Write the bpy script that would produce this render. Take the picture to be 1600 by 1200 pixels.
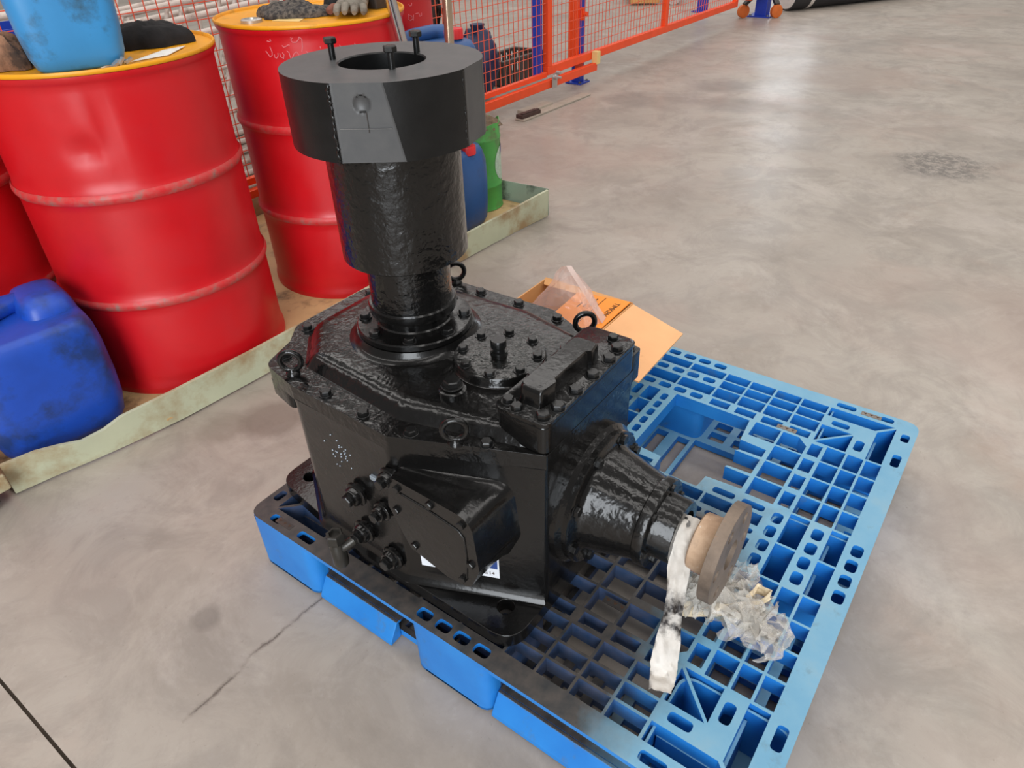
import bpy, math, random
from mathutils import Vector, Matrix, Quaternion, noise
from mathutils.geometry import tessellate_polygon

sc = bpy.context.scene
for _o in list(bpy.data.objects):
    bpy.data.objects.remove(_o)
C = sc.collection
PI = math.pi
rnd = random.Random(7)


def S(r, g, b, a=1.0):
    def f(c):
        c /= 255.0
        return c / 12.92 if c <= 0.04045 else ((c + 0.055) / 1.055) ** 2.4
    return (f(r), f(g), f(b), a)


# ------------------------------------------------------------------ camera
cd = bpy.data.cameras.new('camera')
cd.sensor_width = 36.0
cd.lens = 1093.4 / 1600 * 36.0
cd.clip_start = 0.02
cd.clip_end = 200
cam = bpy.data.objects.new('camera', cd)
C.objects.link(cam)
_r, _u, _f = Vector((.58749, -.80860, -.03209)), Vector((.48640, .32115, .81257)), Vector((.64674, .49298, -.58197))
cam.matrix_world = Matrix(((_r.x, _u.x, -_f.x, -.50055), (_r.y, _u.y, -_f.y, -.00110),
                           (_r.z, _u.z, -_f.z, 1.21783), (0, 0, 0, 1)))
sc.camera = cam

# ------------------------------------------------------------------ world, lights, exposure
w = bpy.data.worlds.new('workshop_daylight')
sc.world = w
w.use_nodes = True
bg = w.node_tree.nodes['Background']
bg.inputs[0].default_value = (1.0, .955, .92, 1)
bg.inputs[1].default_value = 0.22


def area(name, loc, target, sx, sy, power, col):
    l = bpy.data.lights.new(name, 'AREA')
    l.shape = 'RECTANGLE'
    l.size = sx
    l.size_y = sy
    l.energy = power
    l.color = col
    o = bpy.data.objects.new(name, l)
    C.objects.link(o)
    o.location = loc
    o.rotation_euler = (Vector(target) - Vector(loc)).to_track_quat('-Z', 'Y').to_euler()
    return o


# roof skylight strips, the open loading door behind the camera, a far tall window
for _k, _x in enumerate((-3.8, .2, 4.2, 8.2, 12.2, 16.2)):
    area('roof_skylight', (_x, 1.0, 7.5), (_x, 1.0, 0), 1.2, 24, 310, (1, .965, .93))
area('loading_door_daylight', (-5.6, -2.5, 2.9), (0, 0.6, 0.5), 3.4, 5.2, 470, (.90, .95, 1))
area('far_window_daylight', (15.2, 4.65, 3.2), (0, 0, 0.4), 1.0, 5.0, 42, (.86, .93, 1))
vs = sc.view_settings
vs.view_transform = 'Standard'
vs.look = 'None'
vs.gamma = 1.0
vs.use_curve_mapping = False
vs.exposure = 0.16


# ------------------------------------------------------------------ materials
class NT:
    def __init__(s, name):
        s.m = bpy.data.materials.new(name)
        s.m.use_nodes = True
        s.t = s.m.node_tree
        s.b = s.t.nodes['Principled BSDF']
        s.pos = s.n('ShaderNodeNewGeometry')

    def n(s, t, **k):
        x = s.t.nodes.new(t)
        for a, v in k.items():
            setattr(x, a, v)
        return x

    def l(s, a, b):
        s.t.links.new(a, b)

    def noise(s, scale, detail=4, rough=.55, vec=None, dist=0):
        x = s.n('ShaderNodeTexNoise')
        x.inputs['Scale'].default_value = scale
        x.inputs['Detail'].default_value = detail
        x.inputs['Roughness'].default_value = rough
        x.inputs['Distortion'].default_value = dist
        s.l(vec if vec is not None else s.pos.outputs['Position'], x.inputs['Vector'])
        return x.outputs['Fac']

    def ramp(s, v, stops):
        x = s.n('ShaderNodeValToRGB')
        e = x.color_ramp.elements
        while len(e) < len(stops):
            e.new(0.5)
        for i, (p, c) in enumerate(stops):
            e[i].position = p
            e[i].color = c if isinstance(c, (tuple, list)) else (c, c, c, 1)
        s.l(v, x.inputs[0])
        return x.outputs[0]

    def mix(s, fac, a, b, mode='MIX'):
        x = s.n('ShaderNodeMix', data_type='RGBA', blend_type=mode)
        for i, v in ((0, fac), (6, a), (7, b)):
            if isinstance(v, (int, float)):
                x.inputs[i].default_value = v
            elif isinstance(v, (tuple, list)):
                x.inputs[i].default_value = v
            else:
                s.l(v, x.inputs[i])
        return x.outputs[2]

    def math(s, op, a, b=None, c=None, clamp=False):
        x = s.n('ShaderNodeMath', operation=op, use_clamp=clamp)
        for i, v in enumerate((a, b, c)):
            if v is None:
                continue
            if isinstance(v, (int, float)):
                x.inputs[i].default_value = v
            else:
                s.l(v, x.inputs[i])
        return x.outputs[0]

    def sep(s, v=None):
        x = s.n('ShaderNodeSeparateXYZ')
        s.l(v if v is not None else s.pos.outputs['Position'], x.inputs[0])
        return x.outputs

    def set(s, **k):
        for a, v in k.items():
            i = s.b.inputs[a.replace('_', ' ')]
            if isinstance(v, (int, float, tuple, list)):
                i.default_value = v
            else:
                s.l(v, i)
        return s

    def bump(s, h, strength, dist=.002, nrm=None):
        x = s.n('ShaderNodeBump')
        x.inputs['Strength'].default_value = strength
        x.inputs['Distance'].default_value = dist
        s.l(h, x.inputs['Height'])
        if nrm is not None:
            s.l(nrm, x.inputs['Normal'])
        s.l(x.outputs[0], s.b.inputs['Normal'])
        return x.outputs[0]


def simple(name, col, rough=.5, metal=0, var=.12, scale=25, dirt=None, dirt_scale=6, dirt_amt=.5, bump=0, bscale=120, bdist=.001):
    t = NT(name)
    nz = t.noise(scale, 5)
    hi = tuple(min(1, c * (1 + var)) for c in col[:3]) + (1,)
    lo = tuple(c * (1 - var) for c in col[:3]) + (1,)
    c = t.ramp(nz, [(.3, lo), (.7, hi)])
    if dirt:
        m = t.ramp(t.noise(dirt_scale, 7, .65), [(.62 - dirt_amt * .22, 0.0), (.62 - dirt_amt * .22 + .16, .9)])
        c = t.mix(m, c, dirt)
    t.set(Base_Color=c, Roughness=rough, Metallic=metal)
    if bump:
        t.bump(t.noise(bscale, 4), bump, bdist)
    return t.m


MT = {}


def glossy_black(name, rough, bump1, bump2, bd=.0012, col=(.0042, .0040, .0039, 1)):
    t = NT(name)
    a = t.noise(58, 2, .5, dist=.3)
    b = t.noise(190, 2, .5)
    h = t.math('ADD', t.math('MULTIPLY', a, bump1), t.math('MULTIPLY', b, bump2))
    dust_light = t.ramp(t.noise(9, 6, .6), [(.5, (0, 0, 0, 1)), (.8, (1, 1, 1, 1))])
    t.set(Base_Color=t.mix(t.math('MULTIPLY', dust_light, .05), col, S(72, 62, 54)),
          Roughness=t.ramp(t.noise(14, 4), [(.35, rough * .75), (.7, rough * 1.35)]))
    t.b.inputs['Specular IOR Level'].default_value = .22
    t.set(Coat_Weight=.50, Coat_Roughness=.12)
    cn = t.bump(h, .8, bd)
    t.l(cn, t.b.inputs['Coat Normal'])
    return t.m


MT['black'] = glossy_black('glossy_black_paint', .24, .8, .12, .0021)
MT['black_smooth'] = glossy_black('black_paint_smooth', .26, .25, .10, .0016)
MT['black_drip'] = glossy_black('black_paint_runny', .25, 1.0, .22, .0032)
t = NT('satin_black_steel')
t.set(Base_Color=t.ramp(t.noise(30, 5), [(.3, (.0045, .0046, .0048, 1)), (.75, (.008, .008, .008, 1))]),
      Roughness=t.ramp(t.noise(12, 5), [(.3, .30), (.7, .42)]))
t.b.inputs['Specular IOR Level'].default_value = .34
t.bump(t.noise(220, 3), .2, .0008)
MT['satin'] = t.m
t = NT('satin_steel_painted_sheen')  # satin black made greyer: reflected light painted into the flats and top
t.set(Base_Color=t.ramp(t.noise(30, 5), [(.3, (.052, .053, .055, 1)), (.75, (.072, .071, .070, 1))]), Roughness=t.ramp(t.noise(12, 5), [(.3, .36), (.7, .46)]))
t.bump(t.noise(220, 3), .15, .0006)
MT['satin_sheen'] = t.m
MT['bore'] = simple('dark_bore', (.006, .006, .006, 1), .35)
MT['bolt_black'] = simple('black_bolt', (.006, .006, .006, 1), .26, 0, .2, 80)
MT['bolt_steel'] = simple('dull_steel_bolt', S(120, 118, 116), .35, .85, .2, 60)

# rusted coupling
t = NT('rusty_coupling_steel')
c = t.ramp(t.noise(18, 7, .65), [(.25, S(124, 100, 82)), (.45, S(176, 144, 116)), (.6, S(196, 166, 138)), (.8, S(160, 136, 116))])
pk = t.ramp(t.noise(26, 5), [(.47, 0.0), (.55, .8)])
z = t.sep()
low = t.math('LESS_THAN', z[2], .345)
c = t.mix(t.math('MULTIPLY', pk, low), c, S(196, 128, 140))
ch = t.ramp(t.noise(120, 4, .7), [(.66, 0.0), (.70, .85)])
c = t.mix(ch, c, S(205, 196, 186))
t.set(Base_Color=c, Roughness=.62, Metallic=.15)
t.bump(t.noise(90, 6), .5, .0015)
MT['rust'] = t.m
t = NT('dark_machined_face')
c = t.ramp(t.noise(20, 7, .65), [(.3, S(96, 84, 74)), (.6, S(130, 114, 100)), (.75, S(150, 112, 82))])
t.set(Base_Color=c, Roughness=.5, Metallic=.35)
t.bump(t.noise(120, 6), .4, .001)
MT['rust_face'] = t.m
MT['rust_bore'] = simple('rusty_hole', S(48, 34, 26), .8, 0, .3, 60)

# pallet plastic: upward faces paler for dust and painted-in light, dark overspray round the machine
t = NT('blue_pallet_plastic')
P = t.sep()
nrm = t.sep(t.pos.outputs['Normal'])
up = t.ramp(nrm[2], [(.55, 0.0), (.9, 1.0)])
base = t.ramp(t.noise(7, 5), [(.3, S(26, 114, 194)), (.7, S(40, 134, 212))])
dust_light = t.ramp(t.noise(11, 7, .62), [(.25, S(98, 154, 182)), (.55, S(116, 164, 186)), (.8, S(136, 168, 178))])
c = t.mix(t.math('MULTIPLY', up, .92), base, dust_light)
grime = t.ramp(t.noise(16, 8, .7), [(.58, 0.0), (.74, .6)])
c = t.mix(grime, c, S(92, 104, 100))
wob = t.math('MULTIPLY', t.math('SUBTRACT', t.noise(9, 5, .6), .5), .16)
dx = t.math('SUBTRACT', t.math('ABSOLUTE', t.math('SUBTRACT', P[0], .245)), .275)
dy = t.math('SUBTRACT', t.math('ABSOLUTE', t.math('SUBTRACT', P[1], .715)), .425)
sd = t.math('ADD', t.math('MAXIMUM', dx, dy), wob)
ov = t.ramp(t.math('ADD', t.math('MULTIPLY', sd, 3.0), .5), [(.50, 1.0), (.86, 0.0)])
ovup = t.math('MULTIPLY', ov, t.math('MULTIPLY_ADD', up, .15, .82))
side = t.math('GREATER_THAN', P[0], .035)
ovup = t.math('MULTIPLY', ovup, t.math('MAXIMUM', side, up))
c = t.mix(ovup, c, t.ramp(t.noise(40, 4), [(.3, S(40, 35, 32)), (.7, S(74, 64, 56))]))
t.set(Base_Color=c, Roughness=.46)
t.bump(t.noise(160, 4), .12, .0008)
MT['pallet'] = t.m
MT['tag_grey'] = simple('moulded_tag', S(120, 112, 104), .6, 0, .3, 200)

# concrete floor
t = NT('worn_concrete')
Pv = t.pos.outputs['Position']
P = t.sep()
c = t.ramp(t.noise(1.1, 9, .62), [(.28, S(140, 130, 120)), (.45, S(159, 149, 138)), (.6, S(168, 159, 148)), (.76, S(154, 141, 129))])
c = t.mix(t.ramp(t.noise(5, 8, .7, dist=.8), [(.5, 0.0), (.72, .5)]), c, S(127, 117, 106))
c = t.mix(t.ramp(t.noise(2.3, 6, .6), [(.56, 0.0), (.72, .35)]), c, S(165, 140, 125))
c = t.mix(t.ramp(t.noise(26, 5, .7), [(.58, 0.0), (.75, .3)]), c, S(184, 175, 167))
c = t.mix(t.ramp(t.noise(70, 4, .75), [(.64, 0.0), (.72, .4)]), c, S(102, 93, 84))
c = t.mix(t.ramp(t.noise(3.1, 10, .74, dist=1.2), [(.47, 0.0), (.60, .42)]), c, S(130, 122, 114))
c = t.mix(t.ramp(t.noise(1.9, 9, .7, dist=.6), [(.54, 0.0), (.66, .40)]), c, S(190, 180, 171))
c = t.mix(t.ramp(t.noise(.8, 4, .6), [(.52, 0.0), (.64, .30)]), c, S(171, 145, 133))
wn = t.math('MULTIPLY', t.math('SUBTRACT', t.noise(5, 6, .65), .5), 1.3)
for sx, sy, sr, amt, col in ((3.55, .33, .26, .75, S(86, 81, 76)), (4.6, 1.9, .25, .45, S(110, 102, 96)), (3.98, 2.31, .22, .4, S(108, 100, 94)),
                             (4.15, 1.68, .24, .4, S(114, 107, 101)), (.34, 1.50, .10, .55, S(104, 93, 83)), (.23, 1.59, .08, .45, S(120, 109, 97)),
                             (-.17, 1.07, .04, .5, S(102, 95, 88)), (4.84, 1.05, .2, .35, S(117, 109, 101)), (1.9, 1.62, .12, .3, S(120, 113, 103)),
                             (2.6, 2.3, .5, .35, S(140, 118, 108)), (5.3, 1.2, .6, .35, S(148, 127, 115)), (2.3, 1.3, .35, .22, S(127, 118, 108)),
                             (-.3, .5, .3, .2, S(133, 121, 108)), (1.3, 1.5, .2, .25, S(123, 114, 104))):
    d = t.math('SQRT', t.math('ADD', t.math('POWER', t.math('SUBTRACT', P[0], sx), 2.0), t.math('POWER', t.math('SUBTRACT', P[1], sy), 2.0)))
    d = t.math('ADD', t.math('DIVIDE', d, sr), wn)
    m = t.ramp(d, [(.55, amt), (1.0, 0.0)])
    if sx == 3.55:
        m = t.math('MULTIPLY', m, t.ramp(t.noise(24, 5, .8), [(.42, 0.15), (.55, 1.0)]))
    c = t.mix(m, c, col)
# hairline crack running from the pallet towards the lower left
cy = t.math('ABSOLUTE', t.math('SUBTRACT', P[1], t.math('MULTIPLY_ADD', t.noise(9, 6, .7), .05, .89)))
cr = t.math('MULTIPLY', t.ramp(cy, [(.0014, 1.0), (.005, 0.0)]), t.math('LESS_THAN', P[0], .03))
cr = t.math('MULTIPLY', cr, t.math('GREATER_THAN', P[0], -.33))
cr = t.math('MULTIPLY', cr, t.ramp(t.noise(14, 3), [(.36, .15), (.5, .85)]))
c = t.mix(cr, c, S(69, 56, 47))
t.set(Base_Color=c, Roughness=t.ramp(t.noise(2.6, 7, .6), [(.3, .46), (.7, .66)]), Coat_Weight=t.ramp(t.noise(1.7, 7, .62), [(.3, .42), (.7, .12)]), Coat_Roughness=.24)
t.b.inputs['Specular IOR Level'].default_value = .5
t.bump(t.noise(60, 6, .7), .10, .002)
MT['concrete'] = t.m
MT['joint'] = simple('joint_dirt', S(82, 72, 62), .9, 0, .3, 30)


def drum_red(name, seed):
    t = NT(name)
    v = t.n('ShaderNodeMapping')
    v.inputs['Location'].default_value = (seed, seed * 2, 0)
    t.l(t.pos.outputs['Position'], v.inputs[0])
    vv = v.outputs[0]
    c = t.ramp(t.noise(4, 6, .6, vv), [(.3, S(186, 16, 24)), (.55, S(200, 18, 27)), (.75, S(194, 30, 38))])
    c = t.mix(t.ramp(t.noise(22, 8, .75, vv), [(.66, 0.0), (.78, .5)]), c, S(150, 30, 34))
    c = t.mix(t.ramp(t.noise(60, 4, .8, vv), [(.735, 0.0), (.76, .8)]), c, S(214, 150, 140))
    t.set(Base_Color=c, Roughness=t.ramp(t.noise(6, 5, .6, vv), [(.3, .30), (.7, .46)]))
    t.bump(t.noise(12, 3, .5, vv), .10, .004)
    return t.m


MT['red1'] = drum_red('red_drum_paint', 0)
MT['red2'] = drum_red('red_drum_paint_scuffed', 3.3)
t = NT('worn_hoop_paint')
c = t.ramp(t.noise(30, 6, .7), [(.40, S(202, 40, 44)), (.56, S(190, 72, 68)), (.68, S(146, 104, 96))])
t.set(Base_Color=c, Roughness=.45)
MT['hoop'] = t.m
MT['yellow'] = simple('yellow_lid_paint', S(232, 158, 20), .42, 0, .08, 8, S(150, 112, 40), 9, .25)
MT['jug_sky'] = simple('light_blue_can_plastic', S(56, 136, 192), .42, 0, .10, 6, S(52, 74, 82), 9, .55)
MT['jug_navy'] = simple('dark_blue_can_plastic', S(26, 74, 176), .40, 0, .18, 7, S(30, 52, 100), 7, .6)
MT['jug_blue'] = simple('blue_can_plastic', S(38, 82, 138), .42, 0, .12, 7, S(48, 66, 92), 8, .4)
MT['cap_red'] = simple('red_cap_plastic', S(214, 42, 46), .45)
MT['green'] = simple('green_tin_paint', S(76, 154, 72), .42, 0, .12, 12, S(92, 84, 64), 11, .3)
MT['green_dirty'] = simple('caked_dirt', S(112, 92, 72), .9, 0, .4, 40, None, 6, .5, .6, 60, .006)
MT['label_white'] = simple('printed_label', S(176, 196, 176), .5, 0, .2, 90)
MT['label_blue'] = simple('printed_blue', S(44, 70, 130), .5)
MT['tray'] = simple('pale_green_tray_paint', S(184, 186, 158), .5, 0, .07, 9, S(150, 118, 78), 4, .62)
MT['tray_in'] = simple('oily_tray_floor', S(190, 158, 112), .6, 0, .12, 6, S(98, 78, 54), 10, .5)
MT['tray_in_green'] = simple('oily_tray_side', S(150, 164, 148), .5, 0, .1, 8, S(40, 42, 38), 9, .5)
MT['orange'] = simple('orange_fence_paint', S(238, 78, 30), .42, 0, .06, 12)
MT['wire'] = simple('orange_mesh_wire', S(226, 92, 62), .5, 0, .06, 12)
MT['post_blue'] = simple('blue_post_paint', S(30, 62, 176), .42, 0, .1, 12)
MT['steel'] = simple('zinc_steel', S(190, 188, 184), .35, .7, .1, 40)
MT['chrome'] = simple('bright_steel_pipe', S(206, 204, 204), .18, .95, .05, 20)
MT['tan_pipe'] = simple('steel_pipe_tan_reflection', S(198, 176, 152), .24, .85, .08, 20)  # tan reflection on bright steel painted into the base colour
MT['card'] = simple('cardboard', S(214, 158, 100), .8, 0, .06, 14)
MT['card_in'] = simple('cardboard_inner_liner', S(236, 178, 126), .82, 0, .05, 14, S(190, 132, 84), 16, .15)
MT['card_orange'] = simple('orange_printed_card', S(244, 146, 42), .55, 0, .04, 10)
MT['ink'] = simple('dark_print', S(66, 40, 22), .7)
MT['paper'] = simple('white_paper', S(226, 222, 214), .75, 0, .06, 30, S(150, 146, 140), 22, .3)
MT['kraft'] = simple('cream_paper', S(226, 196, 128), .75, 0, .05, 30)
MT['white_tape'] = simple('white_plastic_tape', S(216, 206, 192), .5, 0, .06, 40, S(150, 132, 110), 20, .2, .3, 60, .003)
t = NT('white_tape_with_black_paint')
P = t.sep()
c = t.ramp(t.noise(30, 5), [(.3, S(186, 178, 168)), (.7, S(212, 206, 198))])
zz = t.math('ADD', P[2], t.math('MULTIPLY', t.math('SUBTRACT', t.noise(24, 5, .7), .5), .09))
m = t.math('MULTIPLY', t.ramp(t.math('ABSOLUTE', t.math('SUBTRACT', zz, .238)), [(.014, 1.0), (.036, 0.0)]),
           t.ramp(t.noise(38, 3), [(.36, .2), (.5, 1.0)]))
c = t.mix(m, c, S(34, 28, 26))
t.set(Base_Color=c, Roughness=.5)
t.bump(t.noise(70, 4), .35, .003)
MT['strip'] = t.m
MT['yellow_tape'] = simple('yellowed_plastic_film', S(214, 196, 164), .45, 0, .1, 40, S(150, 128, 96), 20, .3)
MT['rag_black'] = simple('black_cloth', S(26, 24, 25), .95, 0, .3, 60, None, 6, .5, .5, 90, .003)
MT['rag_brown'] = simple('oily_brown_cloth', S(138, 100, 76), .9, 0, .3, 30, S(46, 36, 30), 14, .6, .6, 70, .004)
MT['rag_stripe'] = simple('patterned_dark_cloth', S(96, 88, 80), .9, 0, .15, 20, S(30, 29, 32), 75, .9, .6, 60, .004)
MT['glove_grey'] = simple('grey_work_glove', S(128, 120, 108), .92, 0, .15, 40, S(72, 62, 54), 18, .4, .5, 120, .002)
MT['glove_inner'] = simple('stained_glove_palm', S(122, 74, 58), .9, 0, .3, 40)
MT['white_tube'] = simple('white_tube_paint', S(206, 194, 184), .4, 0, .08, 12, S(140, 112, 96), 10, .45)
MT['dark_machine'] = simple('greasy_dark_metal', S(58, 54, 52), .5, .3, .3, 20, S(96, 72, 58), 12, .4)
MT['crate'] = simple('dark_crate_plastic', S(74, 68, 64), .6, 0, .2, 14)
MT['sack'] = simple('navy_plastic_sack', S(38, 48, 86), .45, 0, .2, 9, None, 6, .5, .4, 14, .02)
MT['blue_sheet'] = simple('blue_sheet', S(28, 66, 178), .5, 0, .1, 8)
MT['plank'] = simple('grey_board', S(168, 156, 142), .7, 0, .1, 18)
MT['wood'] = simple('pale_timber', S(214, 164, 100), .7, 0, .12, 14)
MT['dark_wood'] = simple('dark_timber', S(70, 48, 42), .7, 0, .2, 24)
MT['white_roll'] = simple('white_film_roll', S(214, 206, 198), .4, 0, .1, 20)
MT['rubber'] = simple('black_rubber_roll', S(34, 34, 38), .5, 0, .2, 10)
MT['wheel'] = simple('orange_castor_tyre', S(206, 104, 40), .5, 0, .1, 20)
MT['chalk'] = simple('chalk_marks', S(216, 122, 126), .9, 0, .1, 90)
MT['elbow'] = simple('grey_painted_fitting', S(56, 54, 50), .32, .4, .2, 40)
MT['sticker'] = simple('white_sticker', S(222, 226, 232), .5, 0, .03, 30)
MT['cast_spots'] = simple('tag_and_glint_grey', S(150, 160, 170), .25, .3, .2, 60)  # light grey of the tag; on the specks it paints glints


def film(name, tint, opac, rough=.12):
    m = bpy.data.materials.new(name)
    m.use_nodes = True
    tr = m.node_tree
    tr.nodes.clear()
    out = tr.nodes.new('ShaderNodeOutputMaterial')
    tp = tr.nodes.new('ShaderNodeBsdfTransparent')
    tp.inputs[0].default_value = (.96, .95, .95, 1)
    gl = tr.nodes.new('ShaderNodeBsdfPrincipled')
    gl.inputs['Base Color'].default_value = tint
    gl.inputs['Roughness'].default_value = rough
    gl.inputs['Specular IOR Level'].default_value = .8
    lw = tr.nodes.new('ShaderNodeLayerWeight')
    lw.inputs[0].default_value = .35
    ma = tr.nodes.new('ShaderNodeMath')
    ma.operation = 'MULTIPLY_ADD'
    ma.use_clamp = True
    ma.inputs[1].default_value = .5
    ma.inputs[2].default_value = opac
    mx = tr.nodes.new('ShaderNodeMixShader')
    L = tr.links.new
    L(lw.outputs['Facing'], ma.inputs[0])
    L(ma.outputs[0], mx.inputs[0])
    L(tp.outputs[0], mx.inputs[1])
    L(gl.outputs[0], mx.inputs[2])
    L(mx.outputs[0], out.inputs[0])
    return m


MT['film'] = film('clear_crinkled_film', S(232, 228, 218), .20, .12)
MT['film_pink'] = film('pinkish_clear_bag', S(244, 220, 210), .20, .1)


# ------------------------------------------------------------------ mesh building
class MB:
    def __init__(s):
        s.v = []
        s.f = []

    def add(s, vs_, fs):
        k = len(s.v)
        s.v += [tuple(x) for x in vs_]
        s.f += [tuple(i + k for i in f) for f in fs]
        return s

    def box(s, x0, x1, y0, y1, z0, z1):
        return s.add([(x0, y0, z0), (x1, y0, z0), (x1, y1, z0), (x0, y1, z0), (x0, y0, z1), (x1, y0, z1), (x1, y1, z1), (x0, y1, z1)],
                     [(3, 2, 1, 0), (4, 5, 6, 7), (0, 1, 5, 4), (1, 2, 6, 5), (2, 3, 7, 6), (3, 0, 4, 7)])

    def bar(s, a, b, wx, wz, upv=(0, 0, 1)):
        a, b = Vector(a), Vector(b)
        d = (b - a).normalized()
        u = Vector(upv)
        if abs(d.dot(u)) > .95:
            u = Vector((1, 0, 0))
        sd = d.cross(u).normalized()
        u = sd.cross(d)
        pts = []
        for q in (a, b):
            for i, j in ((-1, -1), (1, -1), (1, 1), (-1, 1)):
                pts.append(q + sd * wx / 2 * i + u * wz / 2 * j)
        return s.add(pts, [(3, 2, 1, 0), (4, 5, 6, 7), (0, 1, 5, 4), (1, 2, 6, 5), (2, 3, 7, 6), (3, 0, 4, 7)])

    def loft(s, rings, cap0=True, cap1=True, closed=True):
        n = len(rings[0])
        vs_ = [p for r in rings for p in r]
        fs = []
        for i in range(len(rings) - 1):
            for j in range(n if closed else n - 1):
                k = (j + 1) % n
                fs.append((i * n + j, i * n + k, (i + 1) * n + k, (i + 1) * n + j))
        if cap0:
            fs.append(tuple(reversed(range(n))))
        if cap1:
            fs.append(tuple(range((len(rings) - 1) * n, len(rings) * n)))
        return s.add(vs_, fs)

    def lathe(s, prof, c=(0, 0, 0), axis=(0, 0, 1), n=48, cap0=True, cap1=True):
        q = Vector((0, 0, 1)).rotation_difference(Vector(axis))
        c = Vector(c)
        rings = []
        for r, h in prof:
            rings.append([c + q @ Vector((r * math.cos(2 * PI * j / n), r * math.sin(2 * PI * j / n), h)) for j in range(n)])
        return s.loft(rings, cap0, cap1)

    def tube(s, pts, r, n=10, caps=True):
        pts = [Vector(p) for p in pts]
        rings = []
        up = Vector((0, 0, 1))
        prev = None
        for i, p in enumerate(pts):
            d = (pts[min(i + 1, len(pts) - 1)] - pts[max(i - 1, 0)]).normalized()
            if prev is None:
                a = d.cross(up)
                if a.length < .1:
                    a = d.cross(Vector((1, 0, 0)))
            else:
                a = prev - d * prev.dot(d)
            a.normalize()
            prev = a
            b = d.cross(a)
            rr = r[i] if isinstance(r, (list, tuple)) else r
            rings.append([p + a * rr * math.cos(2 * PI * j / n) + b * rr * math.sin(2 * PI * j / n) for j in range(n)])
        return s.loft(rings, caps, caps)

    def torus(s, c, axis, R_, r, n=28, m=10):
        q = Vector((0, 0, 1)).rotation_difference(Vector(axis))
        c = Vector(c)
        vs_ = []
        fs = []
        for i in range(n):
            a = 2 * PI * i / n
            for j in range(m):
                b = 2 * PI * j / m
                vs_.append(c + q @ Vector(((R_ + r * math.cos(b)) * math.cos(a), (R_ + r * math.cos(b)) * math.sin(a), r * math.sin(b))))
                fs.append((i * m + j, ((i + 1) % n) * m + j, ((i + 1) % n) * m + (j + 1) % m, i * m + (j + 1) % m))
        return s.add(vs_, fs)

    def plate(s, outer, holes, z0, z1, M=None):
        """flat plate with holes; outer / holes are lists of (x, y)"""
        loops = [outer] + list(holes)
        loops = [orient(l, i == 0) for i, l in enumerate(loops)]
        flat = [p for l in loops for p in l]
        tris = tessellate_polygon([[Vector((x, y, 0)) for x, y in l] for l in loops])
        n = len(flat)
        vs_ = [Vector((x, y, z1)) for x, y in flat] + [Vector((x, y, z0)) for x, y in flat]
        fs = []
        for a, b, c in tris:
            A, B, D = flat[a], flat[b], flat[c]
            cr_ = (B[0] - A[0]) * (D[1] - A[1]) - (B[1] - A[1]) * (D[0] - A[0])
            if abs(cr_) < 1e-14:
                continue
            if cr_ < 0:
                b, c = c, b
            fs.append((a, b, c))
            fs.append((c + n, b + n, a + n))
        k = 0
        for l in loops:
            m = len(l)
            for i in range(m):
                j = (i + 1) % m
                fs.append((k + i, k + i + n, k + j + n, k + j))
            k += m
        if M is not None:
            vs_ = [M @ p for p in vs_]
        return s.add(vs_, fs)


def orient(l, ccw):
    a = sum(l[i][0] * l[(i + 1) % len(l)][1] - l[(i + 1) % len(l)][0] * l[i][1] for i in range(len(l)))
    return list(l) if (a > 0) == ccw else list(reversed(l))


def rect(x0, x1, y0, y1):
    return [(x0, y0), (x1, y0), (x1, y1), (x0, y1)]


def rpoly(pts, r, n=5):
    """polygon with filleted corners; r one radius or a list"""
    out = []
    N_ = len(pts)
    for i in range(N_):
        p = Vector(pts[i])
        a = Vector(pts[i - 1]) - p
        b = Vector(pts[(i + 1) % N_]) - p
        rr = r[i] if isinstance(r, (list, tuple)) else r
        ang = a.angle(b)
        d = min(rr / math.tan(ang / 2), a.length * .49, b.length * .49)
        if rr <= 0 or d < 1e-5:
            out.append(tuple(p))
            continue
        p0 = p + a.normalized() * d
        p1 = p + b.normalized() * d
        for k in range(n + 1):
            t_ = k / n
            q = p0 * (1 - t_) ** 2 + p * 2 * t_ * (1 - t_) + p1 * t_ ** 2
            out.append(tuple(q))
    return out


def slot(x0, x1, y0, y1, r=None, n=4):
    r = min(x1 - x0, y1 - y0) * .42 if r is None else r
    return rpoly(rect(x0, x1, y0, y1), r, n)


def circ(cx, cy, r, n=20):
    return [(cx + r * math.cos(2 * PI * i / n), cy + r * math.sin(2 * PI * i / n)) for i in range(n)]


def wpos(o):
    p = Vector((0, 0, 0))
    while o is not None:
        p = p + Vector(o.location)
        o = o.parent
    return p


def obj(name, mb, mat, parent=None, smooth=35, bevel=0, kind=None, label=None, segs=2):
    me = bpy.data.meshes.new(name)
    xs = [v[0] for v in mb.v]
    ys = [v[1] for v in mb.v]
    zs = [v[2] for v in mb.v]
    c = Vector(((min(xs) + max(xs)) / 2, (min(ys) + max(ys)) / 2, min(zs)))
    me.from_pydata([(v[0] - c.x, v[1] - c.y, v[2] - c.z) for v in mb.v], [], mb.f)
    me.materials.append(MT[mat] if isinstance(mat, str) else mat)
    if smooth:
        me.polygons.foreach_set('use_smooth', [True] * len(me.polygons))
        me.set_sharp_from_angle(angle=math.radians(smooth))
    me.update()
    o = bpy.data.objects.new(name, me)
    C.objects.link(o)
    if parent is not None:
        o.parent = parent
        o.location = c - wpos(parent)
    else:
        o.location = c
    if bevel:
        b = o.modifiers.new('bevel', 'BEVEL')
        b.width = bevel
        b.segments = segs
        b.limit_method = 'ANGLE'
        b.angle_limit = math.radians(40)
        b.harden_normals = False
    if kind:
        o['kind'] = kind
    if label:
        o['label'] = label
    return o


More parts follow.
